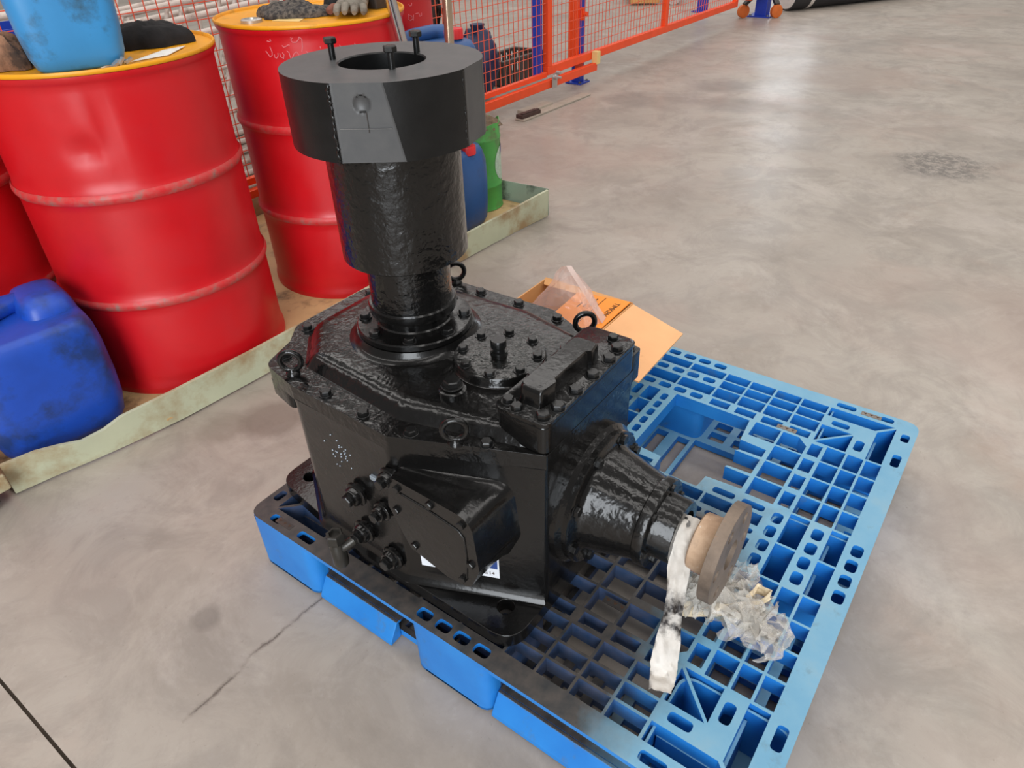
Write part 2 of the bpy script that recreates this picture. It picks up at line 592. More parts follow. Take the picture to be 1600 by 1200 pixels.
def thing(name, label, cat, loc=(0, 0, 0), group=None):
    o = bpy.data.objects.new(name, None)
    o.empty_display_size = .05
    C.objects.link(o)
    o.location = loc
    return tag(o, label, cat, group)


def tag(o, label, cat, group=None):
    o['label'] = label
    o['category'] = cat
    if group:
        o['group'] = group
    return o


def place(root, loc, rz=0, rx=0, ry=0):
    root.location = loc
    root.rotation_euler = (rx, ry, rz)


_bolt = {}


def bolt_mesh(mat, washer):
    k = (mat, washer)
    if k not in _bolt:
        mb = MB()
        if washer:
            mb.lathe([(1.45, 0), (1.45, .16), (1.38, .2)], n=18)
        z0 = .18 if washer else 0
        mb.lathe([(1.12, z0), (1.15, z0 + .08), (1.15, z0 + .72), (1.0, z0 + .88)], n=6)
        me = bpy.data.meshes.new('bolt')
        me.from_pydata(mb.v, [], mb.f)
        me.materials.append(MT[mat])
        me.update()
        _bolt[k] = me
    return _bolt[k]


def bolt(parent, pos, axis=(0, 0, 1), s=.0085, mat='bolt_black', washer=True, name='bolt', turn=None):
    o = bpy.data.objects.new(name, bolt_mesh(mat, washer))
    C.objects.link(o)
    o.parent = parent
    o.location = Vector(pos) - wpos(parent)
    q = Vector((0, 0, 1)).rotation_difference(Vector(axis))
    q = q @ Quaternion((0, 0, 1), rnd.random() * 1.0 if turn is None else turn)
    o.rotation_euler = q.to_euler()
    o.scale = (s, s, s)
    return o


# ------------------------------------------------------------------ floor
mb = MB()
JX = -.486
mb.add([(JX + .003, -10, 0), (26, -10, 0), (26, 22, 0), (JX + .003, 22, 0)], [(0, 1, 2, 3)])
mb.add([(-9, -10, 0), (JX - .003, -10, 0), (JX - .003, 22, 0), (-9, 22, 0)], [(0, 1, 2, 3)])
floor = obj('floor', mb, 'concrete', smooth=0, kind='structure', label='worn grey concrete workshop floor with stains')
mb = MB()
mb.add([(JX - .003, -10, 0), (JX - .003, 22, 0), (JX - .003, 22, -.008), (JX - .003, -10, -.008),
        (JX + .003, -10, 0), (JX + .003, 22, 0), (JX + .003, 22, -.008), (JX + .003, -10, -.008)],
       [(0, 1, 2, 3), (7, 6, 5, 4), (3, 2, 6, 7)])
obj('saw_cut_joint', mb, 'joint', floor, smooth=0, label='dirty saw cut joint')

# ------------------------------------------------------------------ pallet
PW, PL, PH = 1.08, 1.10, .15
pal = thing('plastic_pallet', 'blue plastic pallet with open grid deck, partly broken, under the black gearbox', 'pallet', (.54, .55, 0))
XL = [.195, .255, .317, .381, .445]
YL = [.195, .26, .325, .39, .455]
holes = []
tk = .0026


def H(x0, x1, y0, y1, t_=tk):
    holes.append(rect(x0 + t_, x1 - t_, y0 + t_, y1 - t_))


def quad4(fn):
    for fx in (0, 1):
        for fy in (0, 1):
            fn(lambda x, y: ((PW - x) if fx else x, (PL - y) if fy else y), fx, fy)


brk = [(.600, .452), (.600, .350), (.640, .346), (.645, .268), (.692, .268), (.693, .324), (.699, .322), (.702, .268), (.757, .268), (.758, .326),
       (.765, .318), (.767, .268), (.796, .268), (.800, .330), (.880, .338), (.882, .528), (.650, .528), (.645, .455)]


def in_break(x0, x1, y0, y1):
    cx, cy = (x0 + x1) / 2, (y0 + y1) / 2
    return (.600 < cx < .885 and .262 < cy < .532 and not (cx > .80 and cy < .33) and not (cx < .645 and (cy < .35 or cy > .452)))


def add_poly(m, pts):
    holes.append([m(x, y) for x, y in pts])


def quadrant(m, fx, fy):
    def R_(x0, x1, y0, y1, t_=tk):
        a, b = m(x0 + t_, y0 + t_), m(x1 - t_, y1 - t_)
        X0, X1, Y0, Y1 = min(a[0], b[0]), max(a[0], b[0]), min(a[1], b[1]), max(a[1], b[1])
        if in_break(X0, X1, Y0, Y1):
            return
        holes.append(rect(X0, X1, Y0, Y1))

    def O_(x0, x1, y0, y1):
        a, b = m(x0, y0), m(x1, y1)
        if not in_break(min(a[0], b[0]), max(a[0], b[0]), min(a[1], b[1]), max(a[1], b[1])):
            holes.append(slot(min(a[0], b[0]), max(a[0], b[0]), min(a[1], b[1]), max(a[1], b[1])))
    # corner block pockets
    add_poly(m, [(.046, .044), (.192, .044), (.192, .078), (.082, .078)])
    add_poly(m, [(.042, .048), (.078, .084), (.078, .192), (.042, .192)])
    add_poly(m, [(.124, .120), (.192, .120), (.192, .188)])
    add_poly(m, [(.120, .124), (.188, .192), (.120, .192)])
    O_(.135, .175, .091, .110)
    O_(.091, .110, .135, .175)
    O_(.012, .030, .140, .185)
    O_(.140, .185, .012, .030)
    O_(.012, .030, .055, .085)
    O_(.055, .085, .012, .030)
    # three fine rows along each edge
    for L_, sw in ((YL, 0), (XL, 1)):
        for i in range(4):
            for a, b in ((.040, .077), (.077, .115), (.115, .160)):
                if sw:
                    R_(L_[i], L_[i + 1], a, b)
                else:
                    R_(a, b, L_[i], L_[i + 1])
            if sw:
                R_(L_[i] + .006, L_[i + 1] - .006, .163, .193)
            else:
                R_(.163, .193, L_[i] + .006, L_[i + 1] - .006)
    # coarse inner grid
    for i in range(4):
        for j in range(4):
            if i == 0 and j == 0:
                add_poly(m, [(XL[0] + .026, YL[0] + tk), (XL[1] - tk, YL[0] + tk), (XL[1] - tk, YL[1] - tk), (XL[0] + tk, YL[1] - tk), (XL[0] + tk, YL[0] + .026)])
            elif (i, j) == (1, 1):
                x0, x1, y0, y1 = XL[i], XL[i + 1], YL[j], YL[j + 1]
                R_(x0 + .013, x1, y0, y1)
            else:
                R_(XL[i], XL[i + 1], YL[j], YL[j + 1])
    # middle blocks: slotted bands and deep cells
    for xc_ in (.476, .5185):
        for u in (.022, .097, .177):
            O_(xc_ - .016, xc_ + .016, u - .0105, u + .0105)
    R_(.445, .540, .042, .079)
    R_(.445, .540, .116, .160)
    for yc_ in (.485, .529):
        for u in (.022, .097, .177):
            O_(u - .0105, u + .0105, yc_ - .016, yc_ + .016)
    R_(.042, .079, .455, .550)
    R_(.116, .160, .455, .550)
    # slotted spines running to the centre
    for k in range(4):
        y0 = .200 + k * .064
        if not (fx == 1 and fy == 0 and y0 > .28):
            O_(.458, .476, y0 + .006, y0 + .054)
        R_(.484, .522, y0, y0 + .064)
        x0 = .200 + k * .061
        O_(x0 + .006, x0 + .052, .468, .486)
        R_(x0, x0 + .061, .494, .532)
    R_(.452, .538, .462, .548)


quad4(quadrant)
for k in range(7):
    y0 = .205 + k * .036
    holes.append(slot(.533, .547, y0, y0 + .028))
    holes.append(slot(.533, .547, PL - y0 - .028, PL - y0))
for k in range(6):
    x0 = .655 + k * .037
    holes.append(slot(x0, x0 + .028, .542, .558))
holes.append(brk)
mb = MB()
mb.plate(rpoly(rect(0, PW, 0, PL), .035, 6), holes, PH - .010, PH)
obj('deck', mb, 'pallet', pal, smooth=0)
mb = MB()
ins = [h_ for h_ in holes if all(.038 < x < PW - .038 and .038 < y < PL - .038 for x, y in h_)]
mb.plate(rect(.036, PW - .036, .036, PL - .036), ins, PH - .036, PH - .0101)
obj('deck_ribs', mb, 'pallet', pal, smooth=0)

# blocks: hollow feet with inner webs, open at the top
BXS = ((.0005, .188), (.449, .631), (PW - .188, PW - .0005))
BYS = ((.0005, .188), (.459, .641), (PL - .188, PL - .0005))
for i, (x0, x1) in enumerate(BXS):
    for j, (y0, y1) in enumerate(BYS):
        mb = MB()
        if i == 1 and j == 1:
            out = slot(x0, x1, y0, y1, .03, 5)
        else:
            rr = [.012] * 4
            out = rpoly(rect(x0, x1, y0, y1), .028, 5)
        cx, cy = (x0 + x1) / 2, (y0 + y1) / 2
        inn = [(cx + (x - cx) * .955, cy + (y - cy) * .955) for x, y in out]
        mb.plate(out, [inn], .004, PH - .0102)
        mb.plate(out, [], .0035, .009)
        if (i + j) % 2 == 1:
            for fr_ in ((.42, .58) if False else (.5,)):
                if i == 1:
                    mb.box(cx - .0025, cx + .0025, y0 + .006, y1 - .006, .009, PH - .0365)
                    for yy in (y0 + .073, y0 + .112) if j == 0 else (y1 - .073, y1 - .112) if j == 2 else ():
                        mb.box(x0 + .006, x1 - .006, yy - .0025, yy + .0025, .009, PH - .0365)
                else:
                    mb.box(x0 + .006, x1 - .006, cy - .0025, cy + .0025, .009, PH - .0365)
                    for xx in ((x0 + .073, x0 + .112) if i == 0 else (x1 - .073, x1 - .112)):
                        mb.box(xx - .0025, xx + .0025, y0 + .006, y1 - .006, .009, PH - .0365)
        elif not (i == 1 and j == 1):
            sx = -1 if i == 2 else 1
            sy = -1 if j == 2 else 1
            ox, oy = (0, 0)
            bx0 = x0 if sx > 0 else x1
            by0 = y0 if sy > 0 else y1
            q = lambda a, b: (bx0 + sx * a, by0 + sy * b)
            for (a, b), (c_, d_) in (((.078, .075), (.18, .075)), ((.078, .075), (.078, .18)), ((.117, .117), (.18, .117)), ((.117, .117), (.117, .18)),
                                     ((.037, .040), (.078, .078)), ((.117, .117), (.182, .182))):
                A, B = q(a, b), q(c_, d_)
                mb.bar((A[0], A[1], .064), (B[0], B[1], .064), .005, .110)
        obj('block', mb, 'pallet', pal, smooth=30)

# bottom runners: frame of slotted boards lying on the floor between the feet
mb = MB()
hs = []
for u in (.042, .088, .134):
    for a0, a1, n_ in ((.20, .445, 4), (.64, .885, 4)):
        w_ = (a1 - a0) / n_
        for k in range(n_):
            p0, p1 = a0 + k * w_ + .009, a0 + (k + 1) * w_ - .009
            for v0, v1 in ((u, u + .034),):
                hs.append(rect(p0, p1, v0, v1))
                hs.append(rect(p0, p1, PL - v1, PL - v0))
                q0, q1 = p0 * PL / PW + .001, p1 * PL / PW - .001
                hs.append(rect(v0, v1, q0, q1))
                hs.append(rect(PW - v1, PW - v0, q0, q1))
inner = [rect(.2, .445, a_, b_) for a_, b_ in ((.476, .508), (.535, .567), (.594, .624))] + [rect(.635, .88, a_, b_) for a_, b_ in ((.476, .508), (.535, .567), (.594, .624))] + [
    rect(a_, b_, .2, .455) for a_, b_ in ((.466, .498), (.525, .556), (.583, .615))] + [rect(a_, b_, .645, .9) for a_, b_ in ((.466, .498), (.525, .556), (.583, .615))] + [
    rect(.19, .455, .19, .465), rect(.625, .89, .19, .465), rect(.19, .455, .635, .91), rect(.625, .89, .635, .91)]
mb.plate(rpoly(rect(.031, PW - .031, .031, PL - .031), .02, 5), hs + inner, .004, .022)
obj('bottom_frame', mb, 'pallet', pal, smooth=0)
# sloping skirts of the runners between the feet, with their slotted tops
SK = [(.0005, .003), (.002, .012), (.024, .050), (.030, .051), (.030, .004)]


def runner(along_y, a0, a1):
    mb = MB()
    if along_y:
        mb.loft([[(x, t_, z_) for x, z_ in SK] for t_ in (a0, a1)])
    else:
        mb.loft([[(t_, x, z_) for x, z_ in reversed(SK)] for t_ in (a0, a1)])
    obj('runner_skirt', mb, 'pallet', pal, smooth=0, bevel=.0015)
    mb = MB()
    n_ = 4
    w_ = (a1 - a0) / n_
    hs_ = []
    for k in range(n_):
        p0, p1 = a0 + k * w_ + .010, a0 + (k + 1) * w_ - .010
        hs_.append(rect(.042, .062, p0, p1) if along_y else rect(p0, p1, .042, .062))
    mb.plate(rect(.0302, .085, a0, a1) if along_y else rect(a0, a1, .0302, .085), hs_, .044, .0505)
    obj('runner_top', mb, 'pallet', pal, smooth=0)


runner(True, .190, .457)
runner(True, .705, .910)
runner(False, .190, .447)
runner(False, .633, .890)
# moulded name plates
for x, y, a in ((1.056, .105, 1), (.897, .225 + .03, 1), (.022, 1.005, 1), (.235, .345, 1)):
    mb = MB()
    L_, W_ = .045, .014
    mb.box(x - W_ / 2, x + W_ / 2, y - L_ / 2, y + L_ / 2, PH - .002, PH + .0008)
    tp = obj('name_plate', mb, 'tag_grey' if x > .5 else 'dark_machine', pal, smooth=0, label='small moulded plate with raised marks')
    mb = MB()
    for k in range(3):
        yy = y - .014 + k * .014
        mb.add([(x + .003, yy - .004, PH + .0012), (x + .003, yy + .004, PH + .0012), (x - .003, yy, PH + .0012),
                (x + .003, yy - .004, PH + .0006), (x + .003, yy + .004, PH + .0006), (x - .003, yy, PH + .0006)],
               [(0, 1, 2), (5, 4, 3), (0, 3, 4, 1), (1, 4, 5, 2), (2, 5, 3, 0)])
    obj('raised_mark', mb, 'ink', tp, smooth=0)

# ------------------------------------------------------------------ gearbox
GX, TY = .285, .815                     # symmetry plane, tower axis
gb = thing('gearbox', 'glossy black industrial gearbox with tall vertical shaft hub, standing on the blue pallet', 'gearbox', (GX, .75, PH))


def mir(pts):
    return pts + [(2 * GX - x, y) for x, y in reversed(pts)]


# base plate with bolt holes
pl_out = rpoly([(.045, .436), (.047, .80), (.088, 1.092), (.482, 1.092), (.523, .80), (.525, .436)], [.05, .2, .045, .045, .2, .05], 6)
pl_holes = [circ(.101, .491, .0155), circ(.469, .491, .0155), circ(.130, 1.042, .0155), circ(.440, 1.042, .0155)]
mb = MB()
mb.plate(pl_out, pl_holes, PH + .0005, PH + .030)
base = obj('base_plate', mb, 'black_smooth', gb, smooth=30, bevel=.003)

# lower housing
half = [(.150, .4355), (.052, .675), (.057, .905), (.155, 1.048)]
body2d = rpoly(mir(half), [.012, .03, .04, .05, .05, .04, .03, .012], 6)
CXY = (GX, .74)


def ringz(poly, z_, s=1.0, grow=0.0):
    out = []
    for x, y in poly:
        d = Vector((x - CXY[0], y - CXY[1]))
        L_ = d.length
        d = d * ((L_ * s + grow) / L_)
        out.append((CXY[0] + d.x, CXY[1] + d.y, z_))
    return out


mb = MB()
mb.loft([ringz(body2d, PH + .031, 1, .014), ringz(body2d, PH + .034, 1, .009), ringz(body2d, PH + .042, 1, .003), ringz(body2d, PH + .056, 1, 0),
         ringz(body2d, .47, 1, 0), ringz(body2d, .496, 1, .002)])
# front face is flat down to the plate
mb.v = [(x, max(y, .4352), z_) for x, y, z_ in mb.v]
low = obj('lower_housing', mb, 'black_smooth', gb, smooth=40)

# split flange
fl = rpoly(mir([(.150, .4345), (.049, .668), (.056, .905), (.074, .995), (.150, 1.020), (.195, 1.056)]), [.006, .02, .015, .03, .02, .03, .03, .02, .03, .015, .02, .006], 4)
mb = MB()
mb.plate(fl, [], .494, .5245)
flange = obj('split_flange', mb, 'black', gb, smooth=30, bevel=.003)
for sx in (0, 1):
    mb = MB()
    lug = [(.058, .915), (.074, .992), (.128, 1.012), (.128, .93)]
    lug = [((2 * GX - x) if sx else x, y) for x, y in lug]
    mb.plate(rpoly(lug, .012, 4), [], .462, .4955)
    obj('lifting_lug', mb, 'black', gb, smooth=30, bevel=.003)
for x, y in ((.072, .832), (.068, .738), (.076, .640), (.120, .525)):
    bolt(flange, (x, y, .5245))
    bolt(flange, (2 * GX - x, y, .5245))
for x, y in ((.200, 1.028), (.112, .985), (.370, 1.028), (.458, .985)):
    bolt(flange, (x, y, .5245))

# upper housing: low hood with softened edge
up2d = rpoly(mir([(.150, .47), (.094, .683), (.112, .925), (.195, 1.012)]), [.02, .03, .03, .06, .06, .03, .03, .02], 6)
mb = MB()
mb.loft([ringz(up2d, .524, 1, .005), ringz(up2d, .528, 1, 0), ringz(up2d, .534, 1, -.0035), ringz(up2d, .5395, 1, -.009), ringz(up2d, .5445, 1, -.0155), ringz(up2d, .548, 1, -.024), ringz(up2d, .5495, 1, -.036),
         ringz(up2d, .5505, .55, 0)])
uph = obj('upper_housing', mb, 'black', gb, smooth=50)

# pedestal and bolted ring under the tower
mb = MB()
mb.lathe([(.128, .5485), (.115, .5525), (.110, .558), (.107, .5665)], (GX, TY, 0), n=64)
obj('tower_pedestal', mb, 'black_smooth', gb, smooth=50)
mb = MB()
mb.lathe([(.102, .566), (.105, .568), (.105, .5765), (.103, .579), (.08, .5795), (.07, .5815), (.0675, .584), (.0675, .597), (.072, .6005), (.0775, .602),
          (.0790, .606), (.0790, .618), (.0770, .621), (.070, .6215)], (GX, TY, 0), n=72)
ringp = obj('bearing_ring', mb, 'black_smooth', gb, smooth=30)
for k in range(8):
    a = math.radians(-155 + 45 * k + 12)
    bolt(ringp, (GX + .0905 * math.cos(a), TY + .0905 * math.sin(a), .5795), s=.0085)

# tower cylinders
mb = MB()
mb.lathe([(.0725, .620), (.0725, .712)], (GX, TY, 0), n=72)
obj('lower_sleeve', mb, 'black_drip', gb, smooth=40)
mb = MB()
mb.lathe([(.1045, .7115), (.1065, .7135), (.1065, .906)], (GX, TY, 0), n=96)
obj('upper_sleeve', mb, 'black_drip', gb, smooth=40)

# hub disc with two flats, bore and centre-punch dimple
RD, RB, ZT, ZB = .1485, .0635, 1.0120, .9065


def disc_rings():
    zs = [ZB + (ZT - ZB) * k / 44 for k in range(45)]
    rings = []
    for z_ in zs:
        f = (ZT - z_) / (ZT - ZB)
        e0, e1 = -163.0, -135.0 + 7.5 * f
        g0, g1 = -86.0, -62.0
        angs = [e0 + (e1 - e0) * k / 48 for k in range(49)]
        angs += [e1 + (g0 - e1) * k / 16 for k in range(1, 16)]
        angs += [g0 + (g1 - g0) * k / 12 for k in range(13)]
        angs += [g1 + (360 + e0 - g1) * k / 72 for k in range(1, 72)]
        ring = []
        for a in angs:
            r = RD
            for s0, s1, main in ((e0, e1, 1), (g0, g1, 0)):
                if s0 - 1e-6 <= a <= s1 + 1e-6:
                    m_ = math.radians((s0 + s1) / 2)
                    d = RD * math.cos(math.radians((s1 - s0) / 2)) - (.0006 if s0 < a < s1 else 0)
                    r = d / math.cos(math.radians(a) - m_)
                    if main:
                        # round drilled dimple near the top of the flat
                        tx = (math.radians(a) - math.radians(-147.6)) * .142
                        tz = z_ - .985
                        q = math.hypot(tx, tz) / .0115
                        if q < 1:
                            r -= .0045 * math.sqrt(1 - q * q)
            ar = math.radians(a)
            ring.append((GX + r * math.cos(ar), TY + r * math.sin(ar), z_))
        rings.append((angs, ring))
    return rings


rg = disc_rings()
mb = MB()
n_ = len(rg[0][1])
rings = [[(GX + .1 * math.cos(math.radians(a)), TY + .1 * math.sin(math.radians(a)), ZB) for a in rg[0][0]]] + [r for _, r in rg]
top_a = rg[-1][0]
for rr, zz_ in ((RB + .002, ZT), (RB, ZT - .002), (RB, .93), (.001, .93)):
    rings.append([(GX + rr * math.cos(math.radians(a)), TY + rr * math.sin(math.radians(a)), zz_) for a in top_a])
mb.loft(rings, False, False)
hub = obj('hub_disc', mb, 'satin', gb, smooth=30)
hub.data.materials.append(MT['satin_sheen'])  # paler slot with the painted-in sheen for flats and top face
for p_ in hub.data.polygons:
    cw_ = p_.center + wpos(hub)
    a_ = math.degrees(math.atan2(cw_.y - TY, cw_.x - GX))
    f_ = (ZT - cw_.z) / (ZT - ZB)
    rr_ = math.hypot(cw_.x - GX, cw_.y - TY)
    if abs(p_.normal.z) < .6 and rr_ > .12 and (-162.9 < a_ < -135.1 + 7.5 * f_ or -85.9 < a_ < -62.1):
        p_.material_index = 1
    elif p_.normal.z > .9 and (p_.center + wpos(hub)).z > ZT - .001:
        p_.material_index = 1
# scribed lines on the flat and across the top
mb = MB()
am = math.radians(-148.0)
ap, at = Vector((math.cos(am), math.sin(am), 0)), Vector((-math.sin(am), math.cos(am), 0))
dflat = RD * math.cos(math.radians(15.2)) + .0001
cc = Vector((GX, TY, 0)) + ap * (dflat)
for a_, b_ in (((-.034, .953), (.038, .953)), ((.006, .975), (.006, .948))):
    A = cc + at * a_[0] + Vector((0, 0, a_[1]))
    B = cc + at * b_[0] + Vector((0, 0, b_[1]))
    mb.bar(A, B, .0008, .0008)
obj('scribed_line', mb, 'bolt_steel', hub, smooth=0)
# weld seam along the edge of the flat
mb = MB()
pts = []
for k in range(40):
    z_ = ZB + (ZT - ZB) * (k + .5) / 40
    a = math.radians(-164.2 + rnd.uniform(-1.0, .8))
    pts.append((GX + (RD - .0003) * math.cos(a), TY + (RD - .0003) * math.sin(a), z_))
mb.tube(pts, [rnd.uniform(.0014, .0032) for _ in pts], 7)
obj('weld_seam', mb, 'black', hub, smooth=60)
mb = MB()
pts = []
for k in range(30):
    z_ = ZB + (ZT - ZB) * (k + .5) / 30
    a = math.radians(-87 + rnd.uniform(-.8, .5))
    pts.append((GX + (RD - .0006) * math.cos(a), TY + (RD - .0006) * math.sin(a), z_))
mb.tube(pts, [rnd.uniform(.0008, .0022) for _ in pts], 7)
obj('weld_seam', mb, 'black', hub, smooth=60)
for x, y in ((.254, .886), (.352, .806), (.247, .757)):
    mb = MB()
    mb.lathe([(.0048, ZT - .002), (.0048, ZT + .024)], (x, y, 0), n=14)
    cb = obj('jacking_screw', mb, 'bolt_black', gb, smooth=40)
    mb = MB()
    mb.lathe([(.0088, ZT + .022), (.0098, ZT + .0235), (.0098, ZT + .029), (.0085, ZT + .0305)], (x, y, 0), n=6)
    obj('screw_head', mb, 'bolt_black', cb, smooth=0)

# round inspection cover
IC = (GX, .621)
mb = MB()
mb.lathe([(.086, .5485), (.0815, .551), (.0795, .554), (.0795, .5645), (.0775, .567), (.03, .5675), (.0001, .5678)], (IC[0], IC[1], 0), n=64)
icv = obj('inspection_cover', mb, 'black', gb, smooth=40)
for k in range(8):
    a = math.radians(22 + 45 * k)
    bolt(icv, (IC[0] + .066 * math.cos(a), IC[1] + .066 * math.sin(a), .567), s=.0075)
mb = MB()
mb.lathe([(.015, .567), (.015, .572), (.0105, .573), (.0105, .580)], (IC[0], IC[1] + .002, 0), n=24)
mb.lathe([(.0132, .579), (.0138, .581), (.0138, .591), (.0126, .5935)], (IC[0], IC[1] + .002, 0), n=20)
obj('filler_plug', mb, 'bolt_black', icv, smooth=40)
mb = MB()
mb.lathe([(.0225, .548), (.0225, .561), (.019, .563), (.012, .564), (.012, .568)], (.167, .628, 0), n=28)
bp_ = obj('plug_boss', mb, 'black_smooth', gb, smooth=40)
bolt(bp_, (.167, .628, .566), s=.0125, name='hex_plug', turn=.3)

# breather block over the drive end
mb = MB()
blk = rpoly([(.147, .4345), (.147, .530), (.423, .530), (.423, .4345)], [.016, .02, .02, .016], 5)
mb.loft([[(x, y, z_) for x, y in blk] for z_ in (.5235, .575)])
bk = obj('breather_block', mb, 'black_smooth', gb, smooth=40, bevel=.003)
mb = MB()
cx_, cy_ = GX, .482
mb.loft([[(cx_ + (x - cx_) * s_, cy_ + (y - cy_) * s2, z_) for x, y in blk] for z_, s_, s2 in ((.5745, 1.0, 1.0), (.576, 1.012, 1.03), (.582, 1.012, 1.03), (.5835, 1.0, 1.0))])
bl = obj('block_lid', mb, 'black', gb, smooth=40)
mb = MB()
capr = [(.176, .463), (.176, .505), (.345, .505), (.345, .463), (.318, .458), (.312, .466), (.216, .466), (.209, .458)]
capr = rpoly(capr, [.006, .012, .012, .006, .004, .004, .004, .004], 4)
ccx, ccy = .262, .484
mb.loft([[(ccx + (x - ccx) * s_, ccy + (y - ccy) * s_, z_) for x, y in capr] for z_, s_ in ((.583, 1.03), (.588, 1.0), (.606, .985), (.610, .96), (.6125, .92))])
obj('raised_cap', mb, 'black_smooth', bl, smooth=35)
for x, y in ((.166, .515), (.158, .494), (.162, .449), (.192, .443), (.242, .443), (.292, .443), (.345, .4435), (.380, .449), (.405, .470), (.330, .519), (.288, .519), (.238, .519)):
    bolt(bl, (x, y, .583), s=.0092 if y < .45 else .008)

mb = MB()
mb.plate(rpoly(rect(.415, .452, .437, .474), .010, 4), [], .4945, .552)
lg = obj('side_lug', mb, 'black', gb, smooth=30, bevel=.002)
bolt(lg, (.437, .455, .552), s=.0085)

# side pocket box: wedge standing off the slanted face
def chx(y):
    return .150 - (.150 - .052) * (y - .4355) / (.675 - .4355)


bxp = rpoly([(.493, .452), (.662, .456), (.674, .385), (.636, .305), (.556, .284), (.506, .290), (.484, .345)], [.034, .018, .02, .02, .024, .026, .03], 6)
byc, bzc = .575, .372
rings = []
for t_, s_ in ((0, 1.0), (.55, 1.02), (.8, 1.04), (.92, 1.08), (1.0, 1.13)):
    r_ = []
    for y, z_ in bxp:
        yy, zz_ = byc + (y - byc) * s_, bzc + (z_ - bzc) * s_
        x1 = chx(yy) + .006
        x0 = .044
        r_.append((x0 + (max(x1, x0 + .002) - x0) * t_, yy, zz_))
    rings.append(r_)
mb = MB()
mb.loft(rings, True, True)
sb = obj('side_pocket', mb, 'black_smooth', gb, smooth=50)
mb = MB()
MX = Matrix(((0, 0, -1, 0), (1, 0, 0, 0), (0, 1, 0, 0), (0, 0, 0, 1)))       # local (x,y,z) -> world (-z, x, y)
mb.plate(bxp, [], -.0445, -.033, MX)
cv = obj('side_cover', mb, 'black_smooth', gb, smooth=30, bevel=.0015)
for y, z_ in ((.645, .437), (.512, .434), (.654, .385), (.500, .352), (.520, .305), (.623, .318), (.5745, .441)):
    bolt(cv, (.033, y, z_), (-1, 0, 0), s=.0062, washer=False)
mb = MB()
pts = [(.0325, .640, .4305), (.0325, .58, .4275), (.0325, .52, .418), (.0325, .509, .408), (.0325, .507, .36), (.0325, .512, .312)]
mb.tube(pts, .0016, 6)
obj('raised_rib', mb, 'black_smooth', cv, smooth=60)

# hexagon plugs and bosses on the left face
for y, z_, big in ((.772, .345, 1), (.708, .340, 0), (.676, .436, 0), (.772, .250, 1), (.704, .222, 1)):
    mb = MB()
    r0 = .0185 if big else .0145
    mb.lathe([(r0, -.062), (r0, -.034), (r0 * .9, -.031), (r0 * .72, -.0305), (r0 * .72, -.027)], (0, y, z_), (-1, 0, 0), n=28)
    mb.lathe([(r0 * 1.3, -.0475), (r0 * 1.3, -.0425), (r0 * 1.2, -.041), (r0, -.0405)], (0, y, z_), (-1, 0, 0), n=28)
    ps = obj('plug_boss', mb, 'black_smooth', gb, smooth=40)
    bolt(ps, (.0285, y, z_), (-1, 0, 0), s=.0105 if big else .009, name='hex_plug', washer=False)
# drain elbow
mb = MB()
mb.tube([(.058, .772, .250), (.030, .776, .244), (.010, .786, .236), (.002, .796, .228)], .0095, 14)
mb.lathe([(.0135, .186), (.0150, .190), (.0150, .236), (.0125, .240), (.0125, .246), (.015, .247)], (.000, .800, 0), n=20)
el = obj('drain_elbow', mb, 'elbow', gb, smooth=40, label='greyish pipe elbow standing upright')
mb = MB()
mb.lathe([(.0155, .246), (.0168, .248), (.0168, .266), (.0150, .268), (.011, .268), (.011, .261), (.0001, .261)], (.000, .800, 0), n=6)
obj('hex_nipple', mb, 'elbow', el, smooth=0)
# small cast tag, and bright dots painting light caught by cast letters
mb = MB()
mb.box(.0475, .0545, .690, .728, .402, .411)
obj('type_tag', mb, 'cast_spots', gb, smooth=0, bevel=.001, label='small bright metal tag strip')
mb = MB()
for k in range(26):
    y, z_ = rnd.gauss(.80, .016), rnd.gauss(.425, .016)
    mb.lathe([(.0016, 0), (.0012, .0012), (.0003, .0018)], (.0545, y, z_), (-1, 0, 0), n=6)
obj('cast_letter_glints', mb, 'cast_spots', gb, smooth=60, kind='stuff')

# stickers on the slanted face, under the pocket
dch = Vector((chx(.675) - chx(.4355), .675 - .4355, 0)).normalized()        # along +y
nch = Vector((-dch.y, dch.x, 0)).normalized()
if nch.x > 0:
    nch = -nch


def chp(y, z_, off):
    return Vector((chx(y), y, z_)) + nch * off


def chquad(y0, y1, z0, z1, o0, o1):
    m = MB()
    a = [chp(y0, z0, o0), chp(y1, z0, o0), chp(y1, z1, o0), chp(y0, z1, o0), chp(y0, z0, o1), chp(y1, z0, o1), chp(y1, z1, o1), chp(y0, z1, o1)]
    return m.add(a, [(0, 1, 2, 3), (7, 6, 5, 4), (0, 4, 5, 1), (1, 5, 6, 2), (2, 6, 7, 3), (3, 7, 4, 0)])


stk = obj('sticker', chquad(.514, .648, .2235, .300, .0003, .0012), 'sticker', gb, smooth=0, label='white paper sticker with a blue printed panel and handwriting')
obj('blue_print', chquad(.5165, .540, .247, .300, .0012, .0016), 'label_blue', stk, smooth=0, label='blue printed panel')


def text_mesh(body, size, extrude=.0002):
    cu = bpy.data.curves.new('text', 'FONT')
    cu.body = body
    cu.size = size
    cu.extrude = extrude
    cu.resolution_u = 3
    o = bpy.data.objects.new('text', cu)
    C.objects.link(o)
    bpy.context.view_layer.update()
    me = bpy.data.meshes.new_from_object(o.evaluated_get(bpy.context.evaluated_depsgraph_get()))
    vs_, fs = [tuple(v.co) for v in me.vertices], [tuple(p.vertices) for p in me.polygons]
    bpy.data.objects.remove(o)
    bpy.data.curves.remove(cu)
    bpy.data.meshes.remove(me)
    return vs_, fs


